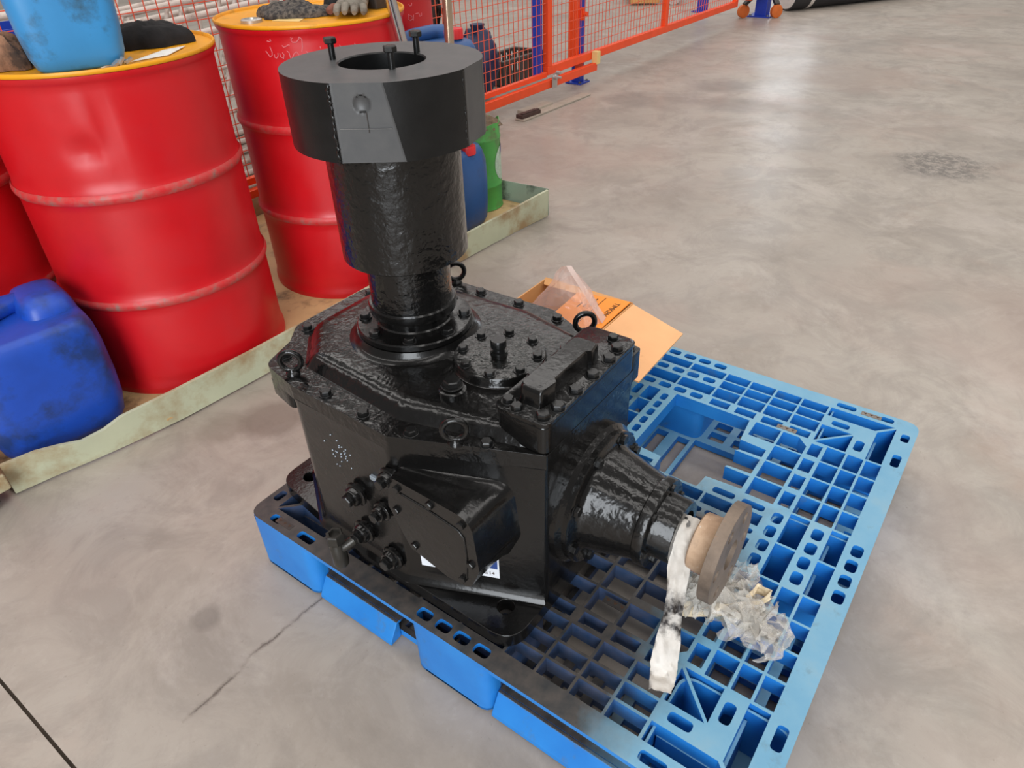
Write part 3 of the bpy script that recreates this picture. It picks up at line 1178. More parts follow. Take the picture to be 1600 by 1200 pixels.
def text_on(name, body, size, mat, parent, org, xd, yd, label=None):
    vs_, fs = text_mesh(body, size)
    org, xd, yd = Vector(org), Vector(xd).normalized(), Vector(yd).normalized()
    nd = xd.cross(yd)
    mb = MB()
    mb.add([org + xd * v[0] + yd * v[1] + nd * (v[2] + .0003) for v in vs_], fs)
    return obj(name, mb, mat, parent, smooth=0, label=label)


text_on('handwriting', 'E/14', .011, 'ink', stk, chp(.540, .231, .0014), -dch, (0, 0, 1))
text_on('handwriting', '-- O', .013, 'ink', stk, chp(.646, .246, .0014), -dch, (0, 0, 1))

# lifting eyes
for x, y, az in ((.082, .928, 40), (.096, .566, 40), (2 * GX - .096, .566, 40), (2 * GX - .064, .905, 40)):
    d = Vector((math.cos(math.radians(az)), math.sin(math.radians(az)), 0))
    ax = Vector((-.78, -.62, 0)) if x < GX else Vector((-.70, -.72, 0))
    mb = MB()
    mb.lathe([(.0125, .5245), (.0125, .528), (.008, .531), (.0065, .536)], (x, y, 0), n=18)
    mb.torus((x, y, .5515), ax, .0185, .0052)
    obj('lifting_eye', mb, 'black', gb, smooth=60)

# drive end: bearing flange, cone, seal flange, nose, shaft and coupling, all along -y
SZ = .345
AX = (0, -1, 0)


def yl(prof):   # (radius, y) list
    return [(r, -y) for r, y in prof]


mb = MB()
mb.lathe(yl([(.130, .437), (.130, .425), (.126, .421), (.122, .417), (.122, .408), (.119, .4055), (.05, .4055)]), (GX, 0, SZ), AX, n=72)
bf = obj('bearing_flange', mb, 'black', gb, smooth=40)
for k in range(8):
    a = math.radians(18 + 45 * k)
    bolt(bf, (GX + .1095 * math.cos(a), .4055, SZ + .1095 * math.sin(a)), AX, s=.0085, mat='bolt_black')
mb = MB()
mb.lathe(yl([(.102, .4062), (.0965, .402), (.094, .396), (.0745, .316), (.0735, .310)]), (GX, 0, SZ), AX, n=64)
obj('bearing_cone', mb, 'black', gb, smooth=50)
mb = MB()
mb.lathe(yl([(.0765, .3145), (.0785, .3125), (.0785, .298), (.0765, .2955), (.04, .2955)]), (GX, 0, SZ), AX, n=56)
sf = obj('seal_flange', mb, 'black', gb, smooth=40)
for k in range(6):
    a = math.radians(10 + 60 * k)
    bolt(sf, (GX + .068 * math.cos(a), .2955, SZ + .068 * math.sin(a)), AX, s=.0062, mat='bolt_black', washer=False)
mb = MB()
mb.lathe(yl([(.0595, .2958), (.0565, .291), (.0555, .262), (.0535, .259), (.040, .2585), (.040, .264), (.030, .264)]), (GX, 0, SZ), AX, n=48)
obj('seal_nose', mb, 'black', gb, smooth=40)
mb = MB()
mb.lathe(yl([(.031, .262), (.031, .228)]), (GX, 0, SZ), AX, n=36)
obj('output_shaft', mb, 'bolt_steel', gb, smooth=40)
mb = MB()
mb.lathe(yl([(.040, .2345), (.0465, .2335), (.049, .231), (.050, .199), (.053, .1955)]), (GX, 0, SZ), AX, n=48)
obj('coupling_hub', mb, 'rust', gb, smooth=40, label='rusty brown hub with pink paint traces')
MY = Matrix(((1, 0, 0, GX), (0, 0, -1, 0), (0, 1, 0, SZ), (0, 0, 0, 1)))      # (x, y, z) -> (GX + x, -z, SZ + y)
hl = [circ(0, 0, .026, 28)] + [circ(.063 * math.cos(a), .063 * math.sin(a), .0105, 14) for a in [math.radians(50 + 60 * k) for k in range(6)]]
mb = MB()
mb.plate(circ(0, 0, .0845, 64), hl, -.1965, -.1775, MY)
cdk = obj('coupling_disc', mb, 'rust_face', gb, smooth=30, bevel=.0015, label='rusty brown flange disc with bolt holes')
mb = MB()
mb.lathe(yl([(.0255, .1945), (.0255, .1855), (.0001, .1855)]), (GX, 0, SZ), AX, n=28, cap1=False)
obj('bore_end', mb, 'rust_bore', cdk, smooth=40)

# ------------------------------------------------------------------ wrap left on the shaft
def ribbon(pts, widths, wdir, seed, amp=.004, nx=9, step=6, thick=.0012):
    """crinkled ribbon along pts, its width along wdir"""
    P_ = [Vector(p) for p in pts]
    W = [Vector(d).normalized() for d in wdir]
    path = []
    for i in range(len(P_) - 1):
        for k in range(step):
            t_ = k / step
            path.append((P_[i].lerp(P_[i + 1], t_), widths[i] * (1 - t_) + widths[i + 1] * t_, W[i].lerp(W[i + 1], t_).normalized()))
    path.append((P_[-1], widths[-1], W[-1]))
    rows = []
    for i, (p, w_, wd) in enumerate(path):
        a = path[max(i - 1, 0)][0]
        b = path[min(i + 1, len(path) - 1)][0]
        d = (b - a).normalized()
        nn = d.cross(wd).normalized()
        row = []
        for k in range(nx):
            u = k / (nx - 1) - .5
            h = noise.noise(Vector((u * w_ * 130, i * .28, seed))) * amp + noise.noise(Vector((u * 9, i * .6, seed + 5))) * amp * .5
            jit = noise.noise(Vector((i * .5, seed, k))) * .002
            row.append(p + wd * (u * w_ + jit) + nn * h)
        rows.append((row, nn))
    mb = MB()
    n0 = len(rows)
    vs_ = [q for r, _ in rows for q in r] + [q - nn * thick for r, nn in rows for q in r]
    fs = []
    o_ = n0 * nx
    for i in range(n0 - 1):
        for k in range(nx - 1):
            a = i * nx + k
            fs.append((a, a + 1, a + nx + 1, a + nx))
            fs.append((a + o_ + nx, a + o_ + nx + 1, a + o_ + 1, a + o_))
    for i in range(n0 - 1):
        a = i * nx
        fs.append((a, a + nx, a + nx + o_, a + o_))
        a = i * nx + nx - 1
        fs.append((a + o_, a + nx + o_, a + nx, a))
    for k in range(nx - 1):
        fs.append((k + 1, k, k + o_, k + 1 + o_))
        a = (n0 - 1) * nx + k
        fs.append((a, a + 1, a + 1 + o_, a + o_))
    mb.add(vs_, fs)
    return mb


st_pts = [(GX + .012, .247, SZ + .0325), (GX - .016, .246, SZ + .031), (GX - .036, .244, SZ + .010), (.236, .240, .315), (.224, .234, .275), (.206, .228, .236),
          (.186, .222, .200), (.166, .216, .168), (.152, .210, .1545), (.128, .203, .1525)]
st = obj('torn_wrap_strip', ribbon(st_pts, [.030, .034, .040, .036, .030, .030, .040, .044, .042, .036],
                                   [(0, -1, 0)] * 2 + [(.1, -1, .1)] * 2 + [(.30, -.95, .05)] * 6, 3.1, .006), 'strip', None, smooth=60)
tag(st, 'torn white plastic strip smeared with black paint hanging from the rusty shaft end', 'plastic wrap')


def crumple(c, rx, ry, rz, seed, n=26, amp=.35, freq=3.2, flat=None):
    mb = MB()
    rows = []
    for i in range(n // 2 + 1):
        th = PI * i / (n // 2)
        row = []
        for j in range(n):
            ph = 2 * PI * j / n
            d = Vector((math.sin(th) * math.cos(ph), math.sin(th) * math.sin(ph), math.cos(th)))
            k = 1 + amp * noise.noise(d * freq + Vector((seed, seed * 1.7, 0))) + amp * .7 * noise.noise(d * freq * 2.7 + Vector((0, seed, 3)))
            p = Vector((d.x * rx, d.y * ry, d.z * rz)) * k + Vector(c)
            if flat is not None:
                p.z = max(p.z, flat)
            row.append(p)
        rows.append(row)
    return mb.loft(rows, False, False)


cw = thing('crumpled_film', 'crumpled clear and yellowed film wrap lying on the blue deck below the rusty coupling', 'plastic wrap', (.34, .17, PH))


def sheet(c, sx, sy, sz, seed, n=22, flat=PH + .0012):
    mb = MB()
    vs_ = []
    for i in range(n):
        for j in range(n):
            u, v = i / (n - 1) - .5, j / (n - 1) - .5
            q = Vector((u * 3.2, v * 3.2, seed))
            d = Vector((noise.noise(q), noise.noise(q + Vector((9, 4, 2))), noise.noise(q + Vector((3, 8, 5)))))
            e = Vector((noise.noise(q * 3.3), noise.noise(q * 3.3 + Vector((5, 1, 7))), noise.noise(q * 3.3 + Vector((2, 6, 1)))))
            p = Vector((u * sx * .9 + (d.x * .55 + e.x * .16) * sx, v * sy * .9 + (d.y * .55 + e.y * .16) * sy, (d.z * .8 + e.z * .4) * sz)) + Vector(c)
            p.z = max(p.z, flat + .0004 * ((i + j) % 3))
            vs_.append(p)
    fs = [(i * n + j, i * n + j + 1, (i + 1) * n + j + 1, (i + 1) * n + j) for i in range(n - 1) for j in range(n - 1)]
    return mb.add(vs_, fs)


for c_, sx_, sy_, sz_, sd_ in (((.338, .172, .178), .085, .085, .050, 1.3), ((.335, .160, .172), .080, .090, .040, 5.9), ((.320, .106, .166), .075, .075, .032, 4.4), ((.328, .118, .170), .075, .070, .036, 8.8),
                               ((.388, .176, .182), .070, .060, .045, 7.7), ((.300, .226, .215), .055, .060, .110, 2.6), ((.298, .215, .200), .060, .055, .090, 12.6)):
    obj('clear_film', sheet(c_, sx_, sy_, sz_, sd_), 'film', cw, smooth=30)
obj('yellowed_band', ribbon([(.268, .262, .176), (.284, .236, .166), (.306, .206, .160), (.328, .168, .166), (.352, .128, .180), (.378, .118, .190), (.382, .142, .186), (.352, .150, .176)],
                            [.030, .028, .030, .026, .022, .020, .020, .024], [(.3, .2, 1)] * 8, 6.4, .005), 'yellow_tape', cw, smooth=60, label='yellowed film band')

# ------------------------------------------------------------------ carton with bearing bag
BX0, BX1, BY0, BY1, BZ0, BZ1 = .745, 1.045, .748, 1.036, PH + .0006, .268
cb = thing('cardboard_carton', 'open cardboard carton with orange printed inner flap behind the gearbox', 'box', ((BX0 + BX1) / 2, (BY0 + BY1) / 2, PH))
mb = MB()
mb.box(BX0, BX1, BY0, BY1, BZ0, BZ0 + .004)
obj('bottom_panel', mb, 'card', cb, smooth=0)
for a in ((BX0, BX0 + .004, BY0, BY1), (BX1 - .004, BX1, BY0, BY1), (BX0 + .004, BX1 - .004, BY1 - .004, BY1), (BX0 + .004, BX1 - .004, BY0, BY0 + .004)):
    mb = MB()
    mb.box(*a, BZ0 + .004, BZ1)
    obj('side_panel', mb, 'card', cb, smooth=0)


def flap(name, quad, th, mat, par, label=None):
    q = [Vector(p) for p in quad]
    n = (q[1] - q[0]).cross(q[3] - q[0]).normalized() * th
    mb = MB()
    mb.add(q + [p - n for p in q], [(0, 1, 2, 3), (7, 6, 5, 4), (0, 4, 5, 1), (1, 5, 6, 2), (2, 6, 7, 3), (3, 7, 4, 0)])
    return obj(name, mb, mat, par, smooth=0, label=label)


flap('open_flap', [(.740, .570, .256), (1.000, .578, .252), (1.044, .747, BZ1 - .001), (.748, .747, BZ1 - .001)], .004, 'card_in', cb, 'pale inside of the flap folded outwards')
flap('back_flap', [(BX1 - .001, BY0, BZ1 + .003), (BX1 - .001, BY1, BZ1 + .003), (BX1 - .026, BY1 - .01, BZ1 - .006), (BX1 - .026, BY0 + .10, BZ1 - .004)], .004, 'card', cb)
of = flap('printed_flap', [(.850, .754, .2705), (1.040, .754, .2745), (1.020, .910, .2685), (.860, .905, .2645)], .003, 'card_orange', cb, 'orange printed flap')
xd, yd = Vector((-1, 0, -.021)).normalized(), Vector((0, -1, .038)).normalized()
fz = lambda x, y: .2745 - .021 * (1.040 - x) - .038 * (y - .754) + .0004
text_on('printed_word', 'TIMKEN', .022, 'ink', of, (1.016, .786, fz(1.016, .786)), xd, yd)
mb = MB()
for k in range(3):
    y_ = .840 + .014 * k
    for a_, b_ in ((1.012, .996), (.992, .982), (.978, .962 - .008 * k)):
        mb.bar((a_, y_, fz(a_, y_)), (b_, y_, fz(b_, y_)), .003, .0006)
obj('small_print', mb, 'ink', of, smooth=0)
mb = MB()
mb.bar((.868, .822, fz(.868, .822)), (1.026, .822, fz(1.026, .822)), .0016, .0012)
obj('printed_line', mb, 'ink', of, smooth=0)

bagc = thing('plastic_bag', 'clear pinkish plastic bag with small metal parts propped up in the carton', 'bag', (.88, .88, BZ0 + .004))
# bag surface: four-sided tent gathered to a flat welded edge on top
P4 = [(.810, .985, .205), (.775, .870, .200), (.825, .765, .235), (.905, .766, .262), (.965, .870, .262), (.965, .985, .225)]
apex0, apex1 = Vector((.905, .892, .396)), Vector((.938, .886, .388))
rows = []
nb = 48
for i in range(15):
    t_ = i / 14
    row = []
    for j in range(nb):
        u = j / nb * len(P4)
        a, b = Vector(P4[int(u)]), Vector(P4[(int(u) + 1) % len(P4)])
        p = a.lerp(b, u - int(u))
        s_ = j / nb
        ap_ = apex0.lerp(apex1, .5 - .5 * math.cos(2 * PI * s_))
        q = p.lerp(ap_, t_ ** 1.12)
        bul = math.sin(PI * min(1, t_ * 1.25)) * .016
        ctr = Vector((.89, .88, q.z))
        d = (q - ctr)
        if d.length > 1e-6:
            q += d.normalized() * (bul + .016 * noise.noise(q * 22) + .010 * abs(noise.noise(q * 55)))
        row.append(q)
    rows.append(row)
mb = MB()
mb.loft(rows, False, True)
obj('bag_film', mb, 'film_pink', bagc, smooth=24)
flap('welded_edge', [(.922, .890, .396), (.940, .884, .390), (.930, .768, .274), (.900, .762, .272)], .0005, 'film_pink', bagc)
# parts in the bag
for c_, r_, m_ in (((.865, .895, .222), .050, 'bolt_steel'), ((.915, .850, .232), .034, 'card_in'), ((.880, .835, .225), .030, 'steel'), ((.925, .905, .225), .030, 'rubber')):
    mb = MB()
    mb.lathe([(r_ * .6, -.014), (r_, -.014), (r_, .014), (r_ * .6, .014), (r_ * .6, -.014)], c_, (rnd.uniform(-.4, .4), rnd.uniform(-.5, .1), 1), n=28, cap0=False, cap1=False)
    obj('metal_ring', mb, m_, bagc, smooth=40)
obj('packing_pad', crumple((.875, .880, .180), .062, .074, .026, 9.1, 24, .3, 2.5, BZ0 + .0045), 'card_in', bagc, smooth=60)

# ------------------------------------------------------------------ spill tray
TRY = .003
tr = thing('spill_tray', 'long pale green sheet metal spill tray holding the red drums', 'tray', (.9, 1.70, 0))
mb = MB()
mb.box(-.228, 1.985, 1.80, 2.735, .024, .0298)
mb.box(.15, 1.985, 1.712, 1.80, .024, .0298)
obj('tray_bottom', mb, 'tray_in', tr, smooth=0)
fw = [(-.228, 1.792, .100), (-.15, 1.776, .098), (-.10, 1.764, .094), (-.055, 1.752, .082), (.0, 1.740, .088), (.05, 1.730, .098), (.2, 1.708, .104), (.45, 1.694, .105), (.9, 1.688, .106),
      (1.35, 1.686, .107), (1.6, 1.678, .110), (1.75, 1.668, .114), (1.90, 1.655, .122), (1.975, 1.648, .125)]
mb = MB()
rings = []
for x, y, h in fw:
    b = -.004 - (.010 if abs(x + .055) < .06 else 0)
    rings.append([(x, y, .006), (x, y + b, h), (x, y + b + .010, h + .001), (x, y + b + .010, h - .003), (x, y + b + .003, h - .004), (x, y + .003, .006)])
mb.loft(rings)
obj('front_wall', mb, 'tray', tr, smooth=25)
mb = MB()
mb.loft([[(x, y, .006), (x, y, h), (x + .003, y, h), (x + .003, y, .006)] for x, y, h in ((1.985, 1.652, .126), (1.996, 1.78, .118), (1.995, 2.1, .11), (1.992, 2.738, .108))])
obj('end_wall', mb, 'tray_in_green', tr, smooth=0)
mb = MB()
mb.box(-.228, 1.985, 2.7405, 2.743, .006, .108)
obj('back_wall', mb, 'tray', tr, smooth=0)
mb = MB()
for x in (.0, .8, 1.6):
    mb.box(x, x + .05, 1.78, 2.70, .0005, .0239)
obj('skid', mb, 'dark_machine', tr, smooth=0, kind='stuff')

# corner of a low green trolley at the left edge
lt = thing('low_trolley', 'corner of a pale green low trolley at the left edge beside the tray', 'trolley', (-.40, 1.72, 0))
mb = MB()
mb.box(-.62, -.238, 1.757, 2.05, .066, .094)
mb.box(-.62, -.236, 1.747, 1.757, .056, .100)
obj('trolley_deck', mb, 'tray', lt, smooth=0, bevel=.003)
mb = MB()
mb.lathe([(.026, -.012), (.030, -.009), (.030, .009), (.026, .012)], (-.290, 1.79, .030), (1, 0, 0), n=20)
obj('wheel', mb, 'rubber', lt, smooth=40)
mb = MB()
mb.box(-.313, -.308, 1.768, 1.812, .022, .062)
mb.box(-.272, -.267, 1.768, 1.812, .022, .062)
mb.box(-.315, -.265, 1.762, 1.818, .058, .066)
obj('castor_fork', mb, 'dark_machine', lt, smooth=0, bevel=.002)


# ------------------------------------------------------------------ drums
def hump(z, z0, wd, h):
    q = abs(z - z0) / wd
    return h * (.5 + .5 * math.cos(PI * q)) if q < 1 else 0


def drum(loc, label, mat, rz=0, dents=(), lid='yellow', open_front=True):
    t_ = thing('steel_drum', label, 'drum', loc, 'steel drums standing in the tray')
    x0, y0, z0 = loc
    n = 96
    zs = [0, .004, .012, .02] + [.03 + .02 * k for k in range(41)] + [.845, .852, .858, .867]
    for hz in (.290, .585):
        zs += [hz - .012, hz - .006, hz, hz + .006, hz + .012]
    zs = sorted(set(round(z, 4) for z in zs))
    rings = []
    for z in zs:
        ring = []
        for j in range(n):
            a = 2 * PI * j / n
            r = .2875 if z > .02 else .2925
            if z > .851:
                r = .2945 if z > .857 else .2905
            r += hump(z, .290, .022, .0085) + hump(z, .585, .022, .0085)
            for da, dz, sa, sz, dd in dents:
                e = (a - math.radians(da) + PI) % (2 * PI) - PI
                r -= dd * math.exp(-(e / sa) ** 2 - ((z - dz) / sz) ** 2)
            ring.append((x0 + r * math.cos(a), y0 + r * math.sin(a), z0 + z))
        rings.append(ring)
    mb = MB()
    mb.loft(rings, True, False)
    body = obj('drum_body', mb, mat, t_, smooth=40)
    for hz in (.290, .585):
        mb = MB()
        prof = [(.2922, hz - .0125), (.2955, hz - .007), (.2968, hz - .002), (.2968, hz + .002), (.2955, hz + .007), (.2922, hz + .0125)]
        mb.lathe([(r, z0 + h) for r, h in prof], (x0, y0, 0), n=96, cap0=False, cap1=False)
        obj('rolling_hoop', mb, 'hoop', t_, smooth=60, label='scuffed rolling hoop')
    mb = MB()
    prof = [(.2872, .866), (.2955, .868), (.2975, .871), (.2975, .875), (.2960, .878), (.2925, .878), (.2905, .876), (.2895, .870), (.284, .868), (.2, .8685), (.0001, .869)]
    mb.lathe([(r, z0 + h) for r, h in prof], (x0, y0, 0), n=96, cap0=False)
    ld = obj('drum_lid', mb, lid, t_, smooth=40, label='yellow lid and rim' if lid == 'yellow' else None)
    for a, rr, s_ in ((rz, .20, 1.0), (rz + 180, .22, .6)):
        mb = MB()
        c_ = (x0 + rr * math.cos(math.radians(a)), y0 + rr * math.sin(math.radians(a)), z0 + .8685)
        mb.lathe([(.032 * s_, 0), (.032 * s_, .008), (.027 * s_, .011), (.020 * s_, .011), (.019 * s_, .007), (.0001, .007)], c_, n=24)
        obj('bung_plug', mb, 'steel', ld, smooth=40, label='small metal bung plug')
    return t_


def chalk(par, ctr, strokes, r, name='chalk_writing', dz=0, rad=.0013):
    mb = MB()
    for s_ in strokes:
        pts = [(ctr[0] + r * math.cos(math.radians(a)), ctr[1] + r * math.sin(math.radians(a)), z + dz) for a, z in s_]
        mb.tube(pts, rad, 5)
    obj(name, mb, 'chalk', par, smooth=0, label='handwritten white chalk marks')


d1 = drum((.440, 2.020, .030), 'dented red steel drum nearest the dark blue can, yellow lid carrying the light blue can', 'red1', rz=250,
          dents=((-133, .70, .14, .030, .016), (-129, .63, .28, .05, .007), (-121, .745, .04, .09, .009), (-140, .80, .10, .06, .003)))
d2 = drum((1.140, 1.998, .030), 'red steel drum with chalk writing directly behind the black tower', 'red2', rz=168, dents=((-150, .74, .02, .06, .003), (-165, .8, .1, .05, .003)))
CH2 = [[(-143.0, 0.882), (-141.9, 0.889), (-139.7, 0.891), (-138.2, 0.887), (-138.4, 0.878), (-140.2, 0.87), (-142.3, 0.87), (-143.1, 0.876), (-142.0, 0.882)], [(-138.2, 0.885), (-136.8, 0.877), (-137.2, 0.858), (-138.1, 0.844)], [(-148.8, 0.863), (-148.0, 0.858), (-146.6, 0.86), (-145.1, 0.864), (-144.3, 0.863)], [(-159.6, 0.848), (-158.8, 0.842), (-157.6, 0.832), (-156.0, 0.837), (-155.7, 0.846), (-156.1, 0.853)], [(-156.4, 0.86), (-156.1, 0.853)], [(-154.6, 0.84), (-154.6, 0.831), (-153.6, 0.829), (-152.4, 0.835), (-152.2, 0.843)], [(-151.1, 0.842), (-150.9, 0.832), (-149.3, 0.828), (-148.7, 0.838), (-149.5, 0.844)], [(-146.7, 0.848), (-145.5, 0.844), (-145.3, 0.83), (-144.6, 0.826), (-142.7, 0.84), (-141.2, 0.845), (-140.2, 0.839), (-139.8, 0.828)], [(-135.7, 0.845), (-134.7, 0.84)], [(-157.5, 0.875), (-156.0, 0.873), (-155.0, 0.875), (-155.4, 0.88)], [(-127.4, 0.855), (-127.1, 0.849)], [(-116.1, 0.853), (-115.5, 0.849)], [(-106.9, 0.852), (-106.1, 0.848)]]
chalk(d2, (1.140, 1.998), CH2, .2878, dz=-.006)
d3 = drum((.012, 2.442, .030), 'red steel drum partly hidden at the left edge behind the dark blue can', 'red1', rz=40)
d4 = drum((1.685, 2.357, .030), 'red steel drum far behind the blue cans with two lines of chalk marks', 'red2', rz=80)
CH4 = [[(-93.5, 0.86), (-92.7, 0.853), (-90.5, 0.853), (-89.9, 0.862)], [(-94.6, 0.827), (-95.5, 0.809), (-93.5, 0.804), (-90.9, 0.807), (-91.4, 0.818), (-93.7, 0.822)], [(-89.3, 0.821), (-90.0, 0.802)], [(-86.9, 0.823), (-83.2, 0.823)], [(-81.9, 0.82), (-82.2, 0.811), (-79.4, 0.812), (-79.0, 0.821)]]
chalk(d4, (1.685, 2.357), CH4, .2878)


# ------------------------------------------------------------------ plastic cans
def can(label, w_, d_, h, mat, cap='cap_red', style=0, group=None, bot=.86, nx=.18, ny=-.24, nh=.86):
    """built round the origin, base at z = 0; front is -y"""
    t_ = thing('plastic_can', label, 'can', (0, 0, 0), group)
    bs = rpoly(rect(-w_ / 2, w_ / 2, -d_ / 2, d_ / 2), min(w_, d_) * .26, 6)

    def rg_(z, s_, s2=None, oy=0):
        s2 = s_ if s2 is None else s2
        return [(x * s_, y * s2 + oy, z) for x, y in bs]
    mb = MB()
    if style == 0:       # jerrycan: shoulders, handle ridge, cap in a corner
        mb.loft([rg_(0, bot * .93), rg_(.006, bot), rg_(.03, bot + (1 - bot) * .5), rg_(.08, bot + (1 - bot) * .85), rg_(h * .36, 1.0), rg_(h * .60, 1.0), rg_(h * .72, .975), rg_(h * .78, .93),
                 rg_(h * .805, .88), rg_(h * .815, .80)])
        b_ = obj('can_body', mb, mat, t_, smooth=60)
        # moulded handle: a broad hump on one side, a grip bar crossing from it over a hollow
        mb = MB()
        hb = rpoly(rect(w_ * .08, w_ * .46, -d_ * .22, d_ * .40), .05, 6)
        hcx, hcy = w_ * .27, d_ * .09
        mb.loft([[(hcx + (x - hcx) * s_, hcy + (y - hcy) * s_, z) for x, y in hb] for z, s_ in ((h * .76, 1.06), (h * .82, 1.0), (h * .87, .92), (h * .905, .78), (h * .925, .52), (h * .93, .2))])
        mb.tube([(w_ * .20, d_ * .20, h * .83), (w_ * .04, d_ * .14, h * .865), (-w_ * .16, d_ * .02, h * .87), (-w_ * .32, -d_ * .10, h * .84), (-w_ * .37, -d_ * .14, h * .74)], [.03, .026, .025, .028, .032], 12)
        obj('handle', mb, mat, t_, smooth=60)
        nk = (-w_ * .24, d_ * .28)
        nz = h * .81
    else:                # tall drum-like can, cap at the front right, handle at the back right
        mb.loft([rg_(0, bot * .93), rg_(.006, bot), rg_(.03, bot + (1 - bot) * .6), rg_(.09, .985), rg_(h * .5, 1.0), rg_(h * .70, .985), rg_(h * .80, .92), rg_(h * .86, .84), rg_(h * .875, .76)])
        b_ = obj('can_body', mb, mat, t_, smooth=60)
        mb = MB()
        pth = [(-w_ * .30, d_ * .22, h * .84), (-w_ * .26, d_ * .22, h * .90), (-w_ * .12, d_ * .20, h - .029), (w_ * .20, d_ * .16, h - .029), (w_ * .36, d_ * .10, h - .036), (w_ * .405, d_ * .02, h * .86), (w_ * .42, -d_ * .06, h * .74)]
        mb.tube(pth, [.030, .030, .026, .026, .030, .032, .030], 12)
        obj('handle', mb, mat, t_, smooth=60)
        nk = (w_ * nx, d_ * ny)
        nz = h * nh
    mb = MB()
    mb.lathe([(.030, nz - .004), (.030, nz + .008), (.026, nz + .010), (.026, nz + .02)], (nk[0], nk[1], 0), n=24)
    obj('neck', mb, mat, t_, smooth=40)
    mb = MB()
    rr = .034
    pts = []
    n = 40
    rings = []
    for z, s_ in ((nz + .012, 1.0), (nz + .040, 1.0), (nz + .045, .93), (nz + .046, .5)):
        rings.append([((rr + (.0012 if j % 2 else 0)) * s_ * math.cos(2 * PI * j / n) + nk[0], (rr + (.0012 if j % 2 else 0)) * s_ * math.sin(2 * PI * j / n) + nk[1], z) for j in range(n)])
    mb.loft(rings)
    obj('cap', mb, cap, t_, smooth=30, label='red screw cap' if cap == 'cap_red' else 'screw cap')
    return t_


c1 = can('dark blue plastic can with moulded handle on the tray in the left foreground', .330, .300, .410, 'jug_navy', cap='jug_navy', style=0, bot=.84)
place(c1, (-.030, 1.945, .0302), math.radians(-8))
c2 = can('dirty light blue plastic can standing on the yellow lid of the near drum', .218, .200, .400, 'jug_sky', cap='jug_sky', style=0, bot=.84)
place(c2, (.345, 1.896, .8994), math.radians(-22))
c3 = can('blue plastic can with red cap standing on the tray beside the green tin', .300, .270, .385, 'jug_blue', style=1, group='stacked blue cans', bot=.88, nx=.10, ny=-.37, nh=.785)
place(c3, (1.615, 1.915, .0302), math.radians(3))
c4 = can('blue plastic can with red cap stacked on another blue can', .300, .270, .385, 'jug_blue', style=1, group='stacked blue cans', bot=.88)
place(c4, (1.605, 1.915, .4165), math.radians(2))

# green tin, cut open, caked top
gt = thing('green_tin', 'tall green tin with dented open top and printed label', 'tin', (1.877, 1.955, .03))
x0, y0 = 1.877, 1.955
mb = MB()
rings = []
n = 40
for z, r in ((.0305, .104), (.034, .107), (.04, .104), (.13, .104), (.134, .1065), (.140, .1065), (.144, .104), (.33, .104), (.334, .1065), (.340, .1065), (.344, .104), (.40, .104)):
    rings.append([(x0 + r * math.cos(2 * PI * j / n), y0 + r * math.sin(2 * PI * j / n), z + (.022 * noise.noise(Vector((j * .35, 2, 0))) if z > .39 else 0)) for j in range(n)])
inner_ = [[(x0 + .101 * math.cos(2 * PI * j / n), y0 + .101 * math.sin(2 * PI * j / n), p[2] - .0005) for j, p in enumerate(rings[-1])],
          [(x0 + .099 * math.cos(2 * PI * j / n), y0 + .099 * math.sin(2 * PI * j / n), .36) for j in range(n)]]
mb.loft(rings + inner_, True, False)
tb = obj('tin_body', mb, 'green', gt, smooth=40)
obj('caked_residue', crumple((x0, y0, .385), .096, .096, .035, 3.3, 28, .3, 3), 'green_dirty', gt, smooth=60, label='caked dirty residue in the open top')
mb = MB()
rows = []
for z in range(13):
    zz = .155 + z * .012
    hw = .62 * math.sqrt(max(0, 1 - ((z - 6) / 6.4) ** 2))
    rows.append([(x0 + .1052 * math.cos(-1.02 + hw * (k / 8 - .5) * 2), y0 + .1052 * math.sin(-1.02 + hw * (k / 8 - .5) * 2), zz) for k in range(9)])
mb.loft(rows, False, False, closed=False)
lb = obj('tin_label', mb, 'label_white', gt, smooth=60, label='pale printed oval label')
mb = MB()
rows = []
for z in range(5):
    zz = .262 + z * .010
    rows.append([(x0 + .1060 * math.cos(-1.25 + .14 * z / 4 + .30 * (k / 5)), y0 + .1060 * math.sin(-1.25 + .14 * z / 4 + .30 * (k / 5)), zz + .004 * k) for k in range(6)])
mb.loft(rows, False, False, closed=False)
obj('blue_print', mb, 'label_blue', lb, smooth=60, label='dark blue printed patch')

# steel pipes leaning between the drum and the blue cans
for a, b, r, m_, lab in (((1.452, 1.728, .032), (1.150, 1.682, 1.10), .017, 'chrome', 'bright steel pipe standing close beside the chalk-marked drum'),
                         ((1.505, 1.752, .032), (1.525, 1.752, 1.08), .016, 'tan_pipe', 'steel pipe coloured with a tan reflection, leaning in front of the stacked blue cans')):
    mb = MB()
    d = Vector(b) - Vector(a)
    q = Vector((0, 0, 1)).rotation_difference(d.normalized())
    mb.lathe([(r, 0), (r, d.length), (r * .85, d.length), (r * .85, d.length - .05)], a, d.normalized(), n=24, cap1=True)
    o = obj('steel_pipe', mb, m_, None, smooth=40)
    tag(o, lab, 'pipe', 'upright steel pipes')


